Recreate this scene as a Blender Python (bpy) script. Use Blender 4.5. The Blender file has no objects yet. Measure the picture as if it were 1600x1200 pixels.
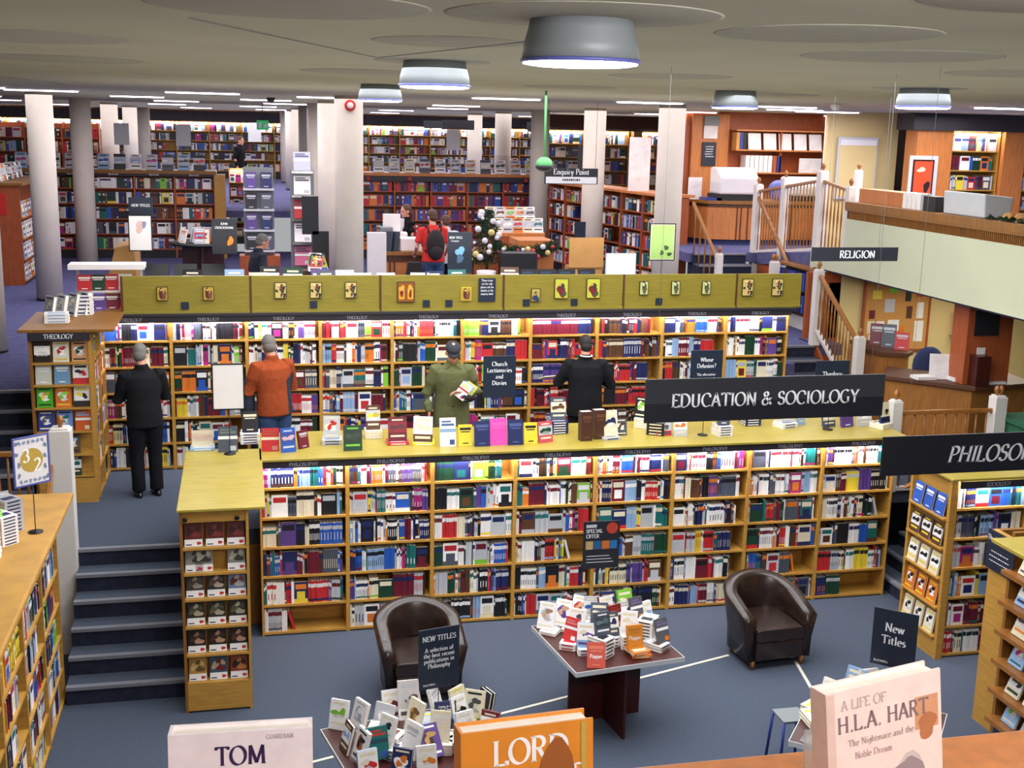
import bpy, math, random
from mathutils import Matrix, Vector
PI=math.pi; R=math.radians
scn=bpy.context.scene; COL=scn.collection
# ---------- camera ----------
F=1882.; pit,yaw,rol=.2088,.2228,.02297; EYE=Vector((0,0,5.309))
fw=Vector((math.sin(yaw)*math.cos(pit),math.cos(yaw)*math.cos(pit),-math.sin(pit)))
r0=Vector((math.cos(yaw),-math.sin(yaw),0)); u0=r0.cross(fw)
rt=r0*math.cos(rol)+u0*math.sin(rol); up=-r0*math.sin(rol)+u0*math.cos(rol)
cd=bpy.data.cameras.new('camera'); cam=bpy.data.objects.new('camera',cd); COL.objects.link(cam)
cam.matrix_world=Matrix(((rt.x,up.x,-fw.x,EYE.x),(rt.y,up.y,-fw.y,EYE.y),(rt.z,up.z,-fw.z,EYE.z),(0,0,0,1)))
cd.sensor_width=36; cd.lens=F/1600*36; cd.clip_start=.05; cd.clip_end=200
scn.camera=cam
def project(p):
    d=Vector(p)-EYE; z=d.dot(fw)
    if z<.1: return (-9999,-9999,z)
    return (800+F*d.dot(rt)/z,600-F*d.dot(up)/z,z)
# ---------- world, exposure ----------
w=bpy.data.worlds.new('world'); scn.world=w; w.use_nodes=True
w.node_tree.nodes['Background'].inputs[0].default_value=(.95,.97,1,1); w.node_tree.nodes['Background'].inputs[1].default_value=.42
scn.view_settings.view_transform='Standard'; scn.view_settings.look='None'; scn.view_settings.gamma=1
scn.view_settings.exposure=0.0; scn.view_settings.use_curve_mapping=False
def area(name,loc,size,sizey,energy,col=(1,1,1),rot=(0,0,0)):
    l=bpy.data.lights.new(name,'AREA'); l.shape='RECTANGLE'; l.size=size; l.size_y=sizey; l.energy=energy; l.color=col
    o=bpy.data.objects.new(name,l); o.location=loc; o.rotation_euler=rot; COL.objects.link(o); return o
area('pit_light',(3,9.5,5.70),8,5,600,(.97,.98,1))
area('gallery_light',(1.2,.2,5.70),2.6,1.4,62,(1,.95,.93))
area('gallery_spot',(2.4,1.9,5.62),2.4,.3,150,(1,.98,.96),(R(70),0,R(-8)))  # added fill, lifts the fronts of signs, books and people
area('aisle_light',(3,13.9,5.70),9,2.5,330,(.98,.98,1))
area('upper_light',(2,22,5.70),12,8,620,(1,.93,.97))
area('far_light',(4,38,5.70),18,12,1300,(1,.93,.97))
area('right_light',(11,17,5.70),4,5,330,(1,.95,.95))
area('info_light',(10.6,22.2,5.70),3,1.6,95,(1,.94,.95))  # added fill, brightens the information desk alcove
area('office_light',(10.8,15.6,3.05),2,2,60,(1,.9,.72))
for n_,l_,a_,b_,e_ in (('pit_uplight',(3,8,3.4),9,7,90),('aisle_uplight',(3,15.4,3.6),9,.6,62),('upper_uplight',(3,24,4.4),12,8,85),('far_uplight',(4,38,4.6),18,12,160)): area(n_,l_,a_,b_,e_,(1,.97,.9),(PI,0,0))  # unseen fill lamps added facing up, to brighten the ceiling
# ---------- materials ----------
def lin(h):
    h=h.lstrip('#'); c=[int(h[i:i+2],16)/255 for i in (0,2,4)]
    return tuple((x/12.92 if x<=.04045 else ((x+.055)/1.055)**2.4) for x in c)
MATS={}
def mat(name,col,rough=.6,metal=0,noise=.12,scale=6,stretch=(1,1,1),bump=0,emit=0,spec=.5,attr=False,alpha=1,trans=0):
    m=bpy.data.materials.new(name); m.use_nodes=True; nt=m.node_tree; b=nt.nodes['Principled BSDF']
    if isinstance(col,str): col=lin(col)
    b.inputs['Roughness'].default_value=rough; b.inputs['Metallic'].default_value=metal
    b.inputs['Specular IOR Level'].default_value=spec
    tc=nt.nodes.new('ShaderNodeTexCoord'); mp=nt.nodes.new('ShaderNodeMapping'); mp.inputs['Scale'].default_value=stretch
    nz=nt.nodes.new('ShaderNodeTexNoise'); nz.inputs['Scale'].default_value=scale; nz.inputs['Detail'].default_value=5
    nt.links.new(tc.outputs['Object'],mp.inputs['Vector']); nt.links.new(mp.outputs[0],nz.inputs['Vector'])
    mr=nt.nodes.new('ShaderNodeMapRange'); mr.inputs['From Min'].default_value=.3; mr.inputs['From Max'].default_value=.7
    mr.inputs['To Min'].default_value=1-noise; mr.inputs['To Max'].default_value=1+noise
    nt.links.new(nz.outputs['Fac'],mr.inputs['Value'])
    mx=nt.nodes.new('ShaderNodeVectorMath'); mx.operation='SCALE'
    if attr:
        at=nt.nodes.new('ShaderNodeAttribute'); at.attribute_name='Col'; nt.links.new(at.outputs['Color'],mx.inputs[0])
    else: mx.inputs[0].default_value=col
    nt.links.new(mr.outputs[0],mx.inputs['Scale']); nt.links.new(mx.outputs[0],b.inputs['Base Color'])
    if bump:
        bp=nt.nodes.new('ShaderNodeBump'); bp.inputs['Strength'].default_value=bump; bp.inputs['Distance'].default_value=.01
        nt.links.new(nz.outputs['Fac'],bp.inputs['Height']); nt.links.new(bp.outputs[0],b.inputs['Normal'])
    if emit:
        b.inputs['Emission Color'].default_value=(*col,1); b.inputs['Emission Strength'].default_value=emit
    if trans: b.inputs['Transmission Weight'].default_value=trans
    if alpha<1: b.inputs['Alpha'].default_value=alpha
    MATS[name]=m; return m
G=(1,1,14)
mat('oak','#b98a3c',.45,noise=.16,scale=5,stretch=(1,1,9)); mat('oak_top','#a5933c',.32,noise=.16,scale=4,stretch=(1.2,9,9))
mat('oak_panel','#8a7c2c',.4,noise=.13,scale=4,stretch=(1,8,10)); mat('oak_dark','#8a5c22',.5,noise=.2,scale=5,stretch=(8,8,1))
mat('cherry','#a4522a',.45,noise=.16,scale=4,stretch=(7,7,1)); mat('cherry_light','#c4793f',.4,noise=.16,scale=4,stretch=(7,7,1))
mat('walnut','#54301a',.5,noise=.2,scale=6,stretch=(8,8,1)); mat('mahogany','#40140f',.35,noise=.15,scale=6,stretch=(6,6,1))
mat('rail_oak','#94602c',.35,noise=.15,scale=6,stretch=(3,3,3)); mat('desk_oak','#94602a',.42,noise=.2,scale=5,stretch=(9,9,1))
mat('carpet','#4a5261',.95,noise=.1,scale=45,bump=.25,spec=.1); mat('carpet_up','#5b5c84',.95,noise=.15,scale=9,bump=.3,spec=.1)
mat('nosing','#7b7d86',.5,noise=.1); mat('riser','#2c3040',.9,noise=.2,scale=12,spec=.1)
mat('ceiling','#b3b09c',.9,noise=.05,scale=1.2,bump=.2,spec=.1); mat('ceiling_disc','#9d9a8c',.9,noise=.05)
mat('column','#cfc7bc',.75,noise=.05,scale=3); mat('wall_white','#e6dfd6',.85,noise=.04,scale=2); mat('wall_yellow','#e4cf92',.85,noise=.04,scale=2)
mat('parapet','#c3c8ac',.8,noise=.04,scale=1.5); mat('white_paint','#dcd7d2',.5,noise=.03); mat('fascia','#2a2730',.5,noise=.1)
mat('sign_navy','#1b2638',.45,noise=.08,scale=3); mat('sign_black','#1d1f29',.5,noise=.06,scale=3); mat('lettering','#eef0f4',.6,noise=.02)
mat('letter_navy','#3a2a66',.6); mat('letter_dim','#9a9aa6',.6,noise=.02); mat('letter_gold','#b98f3a',.5)
mat('tube','#fff4fb',emit=140); mat('tube_far','#fff0ea',emit=60); mat('strip','#f0e6ff',emit=10); mat('lamp_disc','#e6efff',emit=26)
mat('wire_grey','#6a6e6e',.5); mat('lamp_shade','#7d8386',.5,noise=.04,metal=.1); mat('lamp_rim','#5a5fa8',.4)
mat('leather','#2a1c17',.26,noise=.25,scale=9,bump=.25,spec=.6); mat('metal_dark','#26282c',.4,metal=.6); mat('chrome','#c8c8c8',.25,metal=1)
mat('print',(1,1,1),.42,noise=.06,scale=40,attr=True); mat('paper','#eeeae2',.8,noise=.03); mat('perspex','#e9f2f2',.08,alpha=.35)
mat('skin','#c98f78',.6,noise=.05); mat('hair_grey','#6e6a66',.8,noise=.25,scale=60); mat('hair_dark','#1d1613',.7,noise=.25,scale=60); mat('hair_brown','#4c3326',.7,noise=.25,scale=60)
mat('cloth_black','#15161a',.9,noise=.2,scale=20,bump=.2,spec=.2); mat('cloth_trouser','#121219',.9,noise=.2,scale=20,spec=.2)
mat('fleece','#944526',.95,noise=.12,scale=25,bump=.3,spec=.1); mat('coat_green','#666a48',.95,noise=.12,scale=25,bump=.3,spec=.1); mat('jeans','#2c4468',.9,noise=.15,scale=25)
mat('shirt_red','#c92a28',.9,noise=.08,scale=15); mat('shirt_white','#e8e4e4',.8); mat('bag','#20191c',.8,noise=.2,scale=20); mat('navy_panel','#20283a',.9)
mat('cap','#2a2d36',.9,noise=.3,scale=90); mat('shoe','#0d0d0f',.3)
mat('cork','#c89250',.9,noise=.2,scale=60); mat('mirror','#cfd4d0',.08,metal=1,noise=0); mat('plastic_grey','#c9cdd0',.45,noise=.03); mat('plastic_white','#e9e4e4',.45,noise=.03)
mat('screen','#b9c8ff',emit=1.4); mat('green_cloth','#1e5a3c',.8); mat('cardboard','#b3854f',.9,noise=.08); mat('globe_green','#4f9a5c',.5)
mat('fir','#1c3a22',.9,noise=.4,scale=30); mat('blue_metal','#2c3c8c',.4); mat('black_plastic','#1a1b1f',.5); mat('exit_green','#2f9a5a',emit=.6); mat('emblem_red','#c03a30',.6)
mat('vent','#1e1712',.7); mat('tape','#d8d4c4',.6); mat('blue_cloth','#29355f',.85,noise=.1)
# ---------- mesh builder ----------
class MB:
    def __init__(s): s.v=[];s.f=[];s.c=[];s.m=[];s.s=[];s.X=Matrix()
    def add(s,vs,fs,col=(1,1,1),mi=0,sm=False):
        n=len(s.v); X=s.X
        s.v+=[tuple(X@Vector(p)) for p in vs]
        for f in fs: s.f.append(tuple(i+n for i in f)); s.c.append(col); s.m.append(mi); s.s.append(sm)
        return s
    def box(s,x0,x1,y0,y1,z0,z1,col=(1,1,1),mi=0):
        return s.add([(x0,y0,z0),(x1,y0,z0),(x1,y1,z0),(x0,y1,z0),(x0,y0,z1),(x1,y0,z1),(x1,y1,z1),(x0,y1,z1)],
          [(0,3,2,1),(4,5,6,7),(0,1,5,4),(1,2,6,5),(2,3,7,6),(3,0,4,7)],col,mi)
    def quad(s,a,b,c,d,col=(1,1,1),mi=0): return s.add([a,b,c,d],[(0,1,2,3)],col,mi)
    def prism(s,pts,z0,z1,col=(1,1,1),mi=0):
        n=len(pts); return s.add([(x,y,z0) for x,y in pts]+[(x,y,z1) for x,y in pts],[tuple(range(n))[::-1],tuple(range(n,2*n))]+[(i,(i+1)%n,n+(i+1)%n,n+i) for i in range(n)],col,mi)
    def prismY(s,pts,y0,y1,col=(1,1,1),mi=0):
        n=len(pts); return s.add([(x,y0,z) for x,z in pts]+[(x,y1,z) for x,z in pts],[tuple(range(n)),tuple(range(n,2*n))[::-1]]+[(i,n+i,n+(i+1)%n,(i+1)%n) for i in range(n)],col,mi)
    def prismX(s,pts,x0,x1,col=(1,1,1),mi=0):
        n=len(pts); return s.add([(x0,y,z) for y,z in pts]+[(x1,y,z) for y,z in pts],[tuple(range(n))[::-1],tuple(range(n,2*n))]+[(i,(i+1)%n,n+(i+1)%n,n+i) for i in range(n)],col,mi)
    def rings(s,rs,col=(1,1,1),mi=0,cap=True,closed=False,sm=True):
        n=len(rs[0]); vs=[p for r in rs for p in r]; fs=[]
        for k in range(len(rs)-1+(1 if closed else 0)):
            a=k*n; b=((k+1)%len(rs))*n
            for i in range(n): fs.append((a+i,a+(i+1)%n,b+(i+1)%n,b+i))
        if cap and not closed: fs+= [tuple(range(n))[::-1],tuple(range((len(rs)-1)*n,len(rs)*n))]
        return s.add(vs,fs,col,mi,sm)
    def tube(s,pts,r,n=8,col=(1,1,1),mi=0,sq=1):
        pts=[Vector(p) for p in pts]; rr=r if isinstance(r,(list,tuple)) else [r]*len(pts); rs=[]
        for i,p in enumerate(pts):
            d=(pts[min(i+1,len(pts)-1)]-pts[max(i-1,0)]).normalized()
            a=d.cross(Vector((0,0,1))) if abs(d.z)<.95 else d.cross(Vector((0,1,0)))
            a.normalize(); b=d.cross(a)
            rs.append([tuple(p+(a*math.cos(2*PI*k/n)+b*math.sin(2*PI*k/n)*sq)*rr[i]) for k in range(n)])
        return s.rings(rs,col,mi)
    def lathe(s,prof,c=(0,0,0),n=16,col=(1,1,1),mi=0):
        return s.rings([[(c[0]+r*math.cos(2*PI*k/n),c[1]+r*math.sin(2*PI*k/n),c[2]+z) for k in range(n)] for r,z in prof],col,mi)
    def ell(s,c,r,n=12,m=8,col=(1,1,1),mi=0):
        rs=[]
        for j in range(1,m):
            t=PI*j/m; rs.append([(c[0]+r[0]*math.sin(t)*math.cos(2*PI*k/n),c[1]+r[1]*math.sin(t)*math.sin(2*PI*k/n),c[2]-r[2]*math.cos(t)) for k in range(n)])
        return s.rings(rs,col,mi)
    def mesh(s,name):
        me=bpy.data.meshes.new(name); me.from_pydata(s.v,[],s.f)
        me.polygons.foreach_set('material_index',s.m); me.polygons.foreach_set('use_smooth',s.s)
        if any(c!=(1,1,1) for c in s.c):
            ca=me.color_attributes.new('Col','FLOAT_COLOR','CORNER'); buf=[]
            for p,c in zip(me.polygons,s.c): buf+=[c[0],c[1],c[2],1]*p.loop_total
            ca.data.foreach_set('color',buf)
        me.update(); return me
    def obj(s,name,mats,parent=None,loc=(0,0,0),rz=0,bev=0):
        me=s.mesh(name)
        for m in ([mats] if isinstance(mats,str) else mats): me.materials.append(MATS[m])
        o=bpy.data.objects.new(name,me); COL.objects.link(o); o.location=loc; o.rotation_euler=(0,0,rz)
        if parent: o.parent=parent
        if bev:
            b=o.modifiers.new('bevel','BEVEL'); b.width=bev; b.segments=2; b.limit_method='ANGLE'
        return o
def tag(o,label,cat,group=None,kind=None):
    o['label']=label; o['category']=cat
    if group: o['group']=group
    if kind: o['kind']=kind
    return o
def thing(name,label,cat,loc=(0,0,0),rz=0,group=None):
    o=bpy.data.objects.new(name,None); o.empty_display_size=.1; COL.objects.link(o); o.location=loc; o.rotation_euler=(0,0,rz)
    return tag(o,label,cat,group)
def struct(name,mb,mats):
    o=mb.obj(name,mats); o['kind']='structure'; return o
def copy_tree(o,parent=None):
    c=o.copy(); COL.objects.link(c)
    if parent: c.parent=parent
    for ch in [x for x in bpy.data.objects if x.parent==o]: copy_tree(ch,c)
    return c
ORD=['first','second','third','fourth','fifth','sixth','seventh','eighth','ninth','tenth','eleventh','twelfth','thirteenth','fourteenth','fifteenth','sixteenth','seventeenth','eighteenth','nineteenth','twentieth']
def ordw(i): return ORD[i] if i<20 else 'twenty-'+ORD[i-20] if i<29 else 'thirtieth' if i==29 else 'thirty-'+ORD[i-30]
# ---------- serif lettering, drawn with a broad nib ----------
def A(cx,cy,rx,ry,a0,a1,n=12): return [(cx+rx*math.cos(R(a0+(a1-a0)*i/n)),cy+ry*math.sin(R(a0+(a1-a0)*i/n))) for i in range(n+1)]
S_=lambda x,y=0:('s',x,y)
GL={'A':(.72,[[(.04,0),(.36,1)],[(.34,1),(.66,0)],[(.17,.34),(.54,.34)],S_(.04),S_(.66)]),
'B':(.62,[[(.12,0),(.12,1)],[(.12,.98)]+A(.28,.76,.22,.22,90,-90)+[(.12,.54)],[(.12,.54)]+A(.3,.28,.27,.26,90,-90)+[(.12,.02)],S_(.1,1),S_(.1)]),
'C':(.74,[A(.42,.5,.36,.49,48,312,20),[(.66,.86),(.67,.7)]]),
'D':(.78,[[(.12,0),(.12,1)],[(.12,.98)]+A(.3,.5,.41,.48,90,-90,16)+[(.12,.02)],S_(.1,1),S_(.1)]),
'E':(.6,[[(.12,0),(.12,1)],[(.12,.97),(.52,.97)],[(.12,.52),(.44,.52)],[(.12,.03),(.55,.03)],[(.52,1),(.52,.84)],[(.55,0),(.55,.17)],S_(.1,1),S_(.1)]),
'F':(.56,[[(.12,0),(.12,1)],[(.12,.97),(.52,.97)],[(.12,.52),(.44,.52)],[(.52,1),(.52,.84)],S_(.1,1),S_(.1)]),
'G':(.8,[A(.42,.5,.36,.49,50,312,20),[(.66,.08),(.66,.42)],S_(.64,.42)]),
'H':(.8,[[(.14,0),(.14,1)],[(.66,0),(.66,1)],[(.14,.52),(.66,.52)],S_(.14),S_(.14,1),S_(.66),S_(.66,1)]),
'I':(.3,[[(.15,0),(.15,1)],S_(.15),S_(.15,1)]),'J':(.36,[[(.2,1),(.2,.1),(.14,-.08),(.04,-.12)],S_(.2,1)]),
'K':(.72,[[(.14,0),(.14,1)],[(.14,.46),(.58,1)],[(.24,.58),(.64,0)],S_(.14),S_(.14,1),S_(.62),S_(.58,1)]),
'L':(.58,[[(.12,0),(.12,1)],[(.12,.03),(.54,.03)],[(.54,0),(.54,.18)],S_(.12),S_(.12,1)]),
'M':(.94,[[(.14,0),(.16,1)],[(.16,1),(.47,.06)],[(.47,.06),(.78,1)],[(.78,1),(.82,0)],S_(.14),S_(.82)]),
'N':(.8,[[(.14,0),(.14,1)],[(.14,1),(.66,0)],[(.66,0),(.66,1)],S_(.14),S_(.12,1),S_(.66,1)]),
'O':(.84,[A(.42,.5,.37,.49,0,360,26)]),'P':(.6,[[(.12,0),(.12,1)],[(.12,.98)]+A(.28,.73,.26,.25,90,-90)+[(.12,.48)],S_(.12),S_(.1,1)]),
'Q':(.84,[A(.42,.5,.37,.49,0,360,26),[(.42,.05),(.8,-.18)]]),
'R':(.68,[[(.12,0),(.12,1)],[(.12,.98)]+A(.28,.75,.24,.23,90,-90)+[(.12,.52)],[(.3,.52),(.6,0)],S_(.12),S_(.1,1),S_(.62)]),
'S':(.56,[A(.28,.75,.2,.23,40,270,12)+A(.28,.27,.22,.25,90,-140,12),[(.44,.9),(.45,.76)],[(.08,.22),(.08,.08)]]),
'T':(.68,[[(.34,0),(.34,1)],[(.04,.97),(.64,.97)],[(.04,1),(.04,.84)],[(.64,1),(.64,.84)],S_(.34)]),
'U':(.76,[[(.14,1),(.14,.3)]+A(.37,.28,.23,.27,180,360,12)+[(.6,1)],S_(.14,1),S_(.6,1)]),
'V':(.7,[[(.05,1),(.35,0)],[(.35,0),(.64,1)],S_(.06,1),S_(.62,1)]),'W':(1.,[[(.05,1),(.28,0)],[(.28,0),(.5,1)],[(.5,1),(.72,0)],[(.72,0),(.94,1)],S_(.06,1),S_(.93,1)]),
'X':(.7,[[(.06,1),(.64,0)],[(.06,0),(.62,1)],S_(.06),S_(.64),S_(.06,1),S_(.62,1)]),'Y':(.68,[[(.04,1),(.34,.48)],[(.34,.48),(.62,1)],[(.34,.48),(.34,0)],S_(.05,1),S_(.61,1),S_(.34)]),
'Z':(.64,[[(.06,.97),(.56,.97),(.06,.03),(.58,.03)],[(.58,0),(.58,.16)]]),
'&':(.84,[[(.74,.05),(.24,.68)]+A(.33,.82,.15,.16,200,-50,12)+[(.16,.42)]+A(.28,.24,.22,.23,130,330,12)+[(.62,.44),(.68,.52)],S_(.68,.54)]),
'a':(.5,[A(.2,.44,.15,.16,150,0,6)+[(.36,0)],A(.22,.17,.16,.16,60,400,12)]),'b':(.54,[[(.1,0),(.1,1)],A(.28,.3,.2,.3,140,-140,14)]),
'c':(.46,[A(.27,.3,.21,.3,50,310,14)]),'d':(.56,[[(.44,0),(.44,1)],A(.26,.3,.2,.3,40,320,14)]),'e':(.48,[[(.08,.34),(.42,.34)]+A(.25,.3,.19,.3,10,310,16)]),
'f':(.32,[[(.13,0),(.13,.8)]+A(.24,.82,.11,.17,180,50,6),[(.02,.58),(.28,.58)],S_(.13)]),'g':(.52,[A(.24,.34,.18,.26,0,360,14),[(.42,.6),(.42,-.1)]+A(.24,-.1,.18,.18,0,-160,8)]),
'h':(.58,[[(.12,0),(.12,1)],A(.29,.36,.16,.24,160,0,8)+[(.45,0)],S_(.12),S_(.45)]),'i':(.26,[[(.13,0),(.13,.6)],[(.1,.84),(.16,.84),(.16,.9),(.1,.9)],S_(.13)]),
'j':(.26,[[(.13,.6),(.13,-.15),(.02,-.25)],[(.1,.84),(.16,.84)]]),'k':(.54,[[(.12,0),(.12,1)],[(.12,.26),(.44,.6)],[(.22,.36),(.48,0)],S_(.12)]),'l':(.26,[[(.13,0),(.13,1)],S_(.13)]),
'm':(.86,[[(.12,0),(.12,.6)],A(.27,.36,.14,.24,160,0,8)+[(.41,0)],A(.57,.36,.15,.24,160,0,8)+[(.72,0)],S_(.12),S_(.41),S_(.72)]),
'n':(.58,[[(.12,0),(.12,.6)],A(.29,.36,.16,.24,160,0,8)+[(.45,0)],S_(.12),S_(.45)]),'o':(.54,[A(.27,.3,.21,.3,0,360,18)]),
'p':(.56,[[(.12,-.3),(.12,.6)],A(.29,.3,.2,.3,140,-140,14),S_(.12,-.3)]),'q':(.56,[[(.44,-.3),(.44,.6)],A(.26,.3,.2,.3,40,320,14)]),'r':(.4,[[(.12,0),(.12,.6)],[(.12,.42),(.22,.58),(.34,.56)],S_(.12)]),
's':(.4,[A(.2,.45,.13,.14,40,270,8)+A(.2,.17,.14,.16,90,-140,8)]),'t':(.34,[[(.13,.78),(.13,.1),(.2,.01),(.3,.05)],[(.02,.58),(.29,.58)]]),
'u':(.58,[[(.12,.6),(.12,.2)]+A(.27,.2,.15,.2,180,340,8),[(.45,.6),(.45,0)]]),'v':(.5,[[(.04,.6),(.25,0)],[(.25,0),(.45,.6)]]),'w':(.74,[[(.04,.6),(.2,0)],[(.2,0),(.36,.6)],[(.36,.6),(.52,0)],[(.52,0),(.68,.6)]]),
'x':(.5,[[(.05,.6),(.45,0)],[(.05,0),(.44,.6)]]),'y':(.5,[[(.04,.6),(.26,0)],[(.45,.6),(.2,-.28),(.06,-.28)]]),'z':(.46,[[(.05,.57),(.4,.57),(.05,.03),(.42,.03)]]),
'0':(.6,[A(.3,.48,.22,.48,0,360,18)]),'1':(.4,[[(.1,.8),(.22,.97),(.22,0)],S_(.22)]),'2':(.56,[A(.27,.72,.2,.25,160,-30,10)+[(.06,.03),(.52,.03)]]),'3':(.54,[A(.25,.74,.19,.22,150,-90,10)+A(.25,.26,.22,.26,90,-150,10)]),
'.':(.26,[[(.1,.0),(.16,.0),(.16,.07),(.1,.07)]]),',':(.26,[[(.14,.05),(.09,-.12)]]),'-':(.4,[[(.06,.32),(.34,.32)]]),"'":(.22,[[(.11,1),(.11,.8)]]),':':(.26,[[(.1,0),(.16,.07)],[(.1,.4),(.16,.47)]]),'?':(.5,[A(.24,.76,.17,.22,160,-60,10)+[(.24,.28)],[(.21,.0),(.27,.07)]]),' ':(.34,[])}
def text(mb,s,h,cx,cz,y=0,weight=.15,italic=0,align='c',space=.04,mi=0,col=(1,1,1)):
    wid=sum((GL.get(ch,GL[' '])[0]+space) for ch in s)*h; x=cx-(wid/2 if align=='c' else 0)
    def P(px,pz): return (x+(px+italic*pz)*h,y,cz+pz*h)
    for ch in s:
        gw,ps=GL.get(ch,GL[' '])
        for p in ps:
            if p[0]=='s':
                sx,sy=p[1],p[2]; t=.045 if sy<=0 or sy==.42 else -.045; q=.1
                mb.quad(P(sx-q-.02,sy),P(sx+q+.02,sy),P(sx+q,sy+t),P(sx-q,sy+t),col,mi); continue
            L=[]; 
            for i in range(len(p)):
                a=p[max(i-1,0)]; b=p[min(i+1,len(p)-1)]; dx,dz=b[0]-a[0],b[1]-a[1]; d=math.hypot(dx,dz) or 1
                th=math.atan2(dz,dx); wd=weight*(.3+.7*abs(math.sin(th-R(18))))/2
                L.append((p[i][0]-dz/d*wd,p[i][1]+dx/d*wd,p[i][0]+dz/d*wd,p[i][1]-dx/d*wd))
            for a,b in zip(L,L[1:]): mb.quad(P(a[2],a[3]),P(b[2],b[3]),P(b[0],b[1]),P(a[0],a[1]),col,mi)
        x+=(gw+space)*h
    return mb
def text_w(s,h,space=.04): return sum((GL.get(ch,GL[' '])[0]+space) for ch in s)*h
# ---------- books ----------
rnd=random.Random(7)
PAL=[('white','#f2f0ee',24),('cream','#e6dcc0',9),('pale grey','#bfc2c8',13),('black','#1b1c22',13),('navy blue','#20285a',9),('bright blue','#2858b4',6),('pale blue','#8fb0d6',5),
('teal green','#1c6a68',6),('dark green','#173f2c',6),('lime green','#7ec23a',2),('maroon','#6b1a2c',8),('red','#c02a30',7),('purple','#5a4088',3),('brown','#5a3a26',6),('orange','#dd7a2c',4),('yellow','#e6cf3c',3),('magenta','#a82878',2),('slate grey','#4b5260',6)]
PC=[(n,lin(h)) for n,h,_ in PAL]; PW=[x[2] for x in PAL]; PCD=dict(PC)
PAGE=lin('#efe9dc')
def vary(c,a=.12): k=1+rnd.uniform(-a,a); return tuple(min(1,x*k) for x in c)
def book_mesh(mb,t,h,d,col,band=None,face=False):
    # spine on the plane y=0, x across the spine, pages seen on top
    c=.0025
    if t>.09 or face:
        mb.box(0,t,0,d,0,h,col); mb.quad((.003,.003,h+.0005),(t-.003,.003,h+.0005),(t-.003,d-.002,h+.0005),(.003,d-.002,h+.0005),PAGE)
        if band:
            k,bc,b2=band; e=-.0012
            mb.quad((.1*t,e,h*.66),(.9*t,e,h*.66),(.9*t,e,h*.9),(.1*t,e,h*.9),bc)
            if k%2: mb.quad((.2*t,e,h*.14),(.8*t,e,h*.14),(.8*t,e,h*.55),(.2*t,e,h*.55),b2)
            if k%3==0: mb.quad((.0,e/2,0),(t,e/2,0),(t,e/2,h*.2),(0,e/2,h*.2),b2)
        return
    mb.box(0,t,0,d,0,h,col); mb.quad((c,.004,h+.0006),(t-c,.004,h+.0006),(t-c,d-.002,h+.0006),(c,d-.002,h+.0006),PAGE)
    if band:
        k,bc,b2=band; e=-.0010
        if k%4!=3: mb.quad((.0,e,h*.7),(t,e,h*.7),(t,e,h*.88),(0,e,h*.88),bc)
        if k%3==0: mb.quad((0,e,h*.06),(t,e,h*.06),(t,e,h*.16),(0,e,h*.16),b2)
        if k%5<2: mb.quad((.36*t,e,h*.2),(.64*t,e,h*.2),(.64*t,e,h*(.4+.04*(k%6))),(.36*t,e,h*(.4+.04*(k%6))),bc)
SPECS=[]
def fill(M,w,shelves,hs,where,front=.02,dens=1,far=False,depth=.16,gap=.07,faces=.1,palette=None,scale=1,last_empty=False):
    """stand books on the shelves of one bay; M = world matrix of the bay"""
    for si,z in enumerate(shelves):
        x=.025; n=0; H=hs[si] if isinstance(hs,(list,tuple)) else hs
        end=w-.025-(rnd.uniform(.05,.35) if rnd.random()<gap else 0)
        if last_empty and si==len(shelves)-1: end=w*rnd.uniform(.3,.8)
        while True:
            nm,c=(rnd.choices(PC,PW)[0]) if not palette else (lambda k:(k,PCD[k]))(rnd.choice(palette))
            base_h=min(H-.02,rnd.triangular(.19,.275,.235)*scale); band=(rnd.randrange(60),vary(rnd.choice([PCD['white'],PCD['cream'],PCD['black'],PCD['orange'],PCD['navy blue'],PCD['pale grey']])),vary(rnd.choice(PC)[1]))
            if nm in('white','cream','pale grey') : band=(band[0],vary(rnd.choice([PCD['navy blue'],PCD['black'],PCD['red'],PCD['teal green'],PCD['maroon']])),band[2])
            if rnd.random()<faces:
                wd=rnd.uniform(.13,.165)*scale
                if x+wd>end: break
                SPECS.append(dict(M=M@Matrix.Translation((x,front+.01,z)),t=wd,h=base_h,d=.022,col=vary(c),band=band,face=True,nm=nm,where=(where,si,n),far=far)); x+=wd+.004; n+=1; continue
            run=rnd.choice([1,1,1,1,2,2,3,5,7]) if not far else rnd.choice([1,1,2,3])
            t=rnd.choice([rnd.uniform(.01,.024),rnd.uniform(.014,.036)])*(1.6 if far else 1)*scale/dens; d=rnd.uniform(.12,depth)
            for k in range(run):
                if x+t>end: break
                h=base_h if run>2 else min(H-.02,base_h+rnd.uniform(-.02,.02)); lean=0
                SPECS.append(dict(M=M@Matrix.Translation((x,front+rnd.uniform(0,.02),z)),t=t-.001,h=h,d=d,col=vary(c,.06),band=None if far and rnd.random()<.5 else band,face=False,nm=nm,where=(where,si,n),far=far)); x+=t; n+=1
            if x+.045>end: break
        if end<w-.06 and rnd.random()<.7 and not far:  # a leaning book closes the row
            nm,c=rnd.choices(PC,PW)[0]; a=R(rnd.uniform(10,20)); h=min(H-.03,.22)
            if x+h*math.sin(a)+.03<w-.02: SPECS.append(dict(M=M@Matrix.Translation((x+h*math.sin(a)+.004,front+.02,z))@Matrix.Rotation(-a,4,'Y'),t=.025,h=h,d=.14,col=vary(c),band=None,face=False,nm=nm,where=(where,si,n),far=far))
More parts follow.
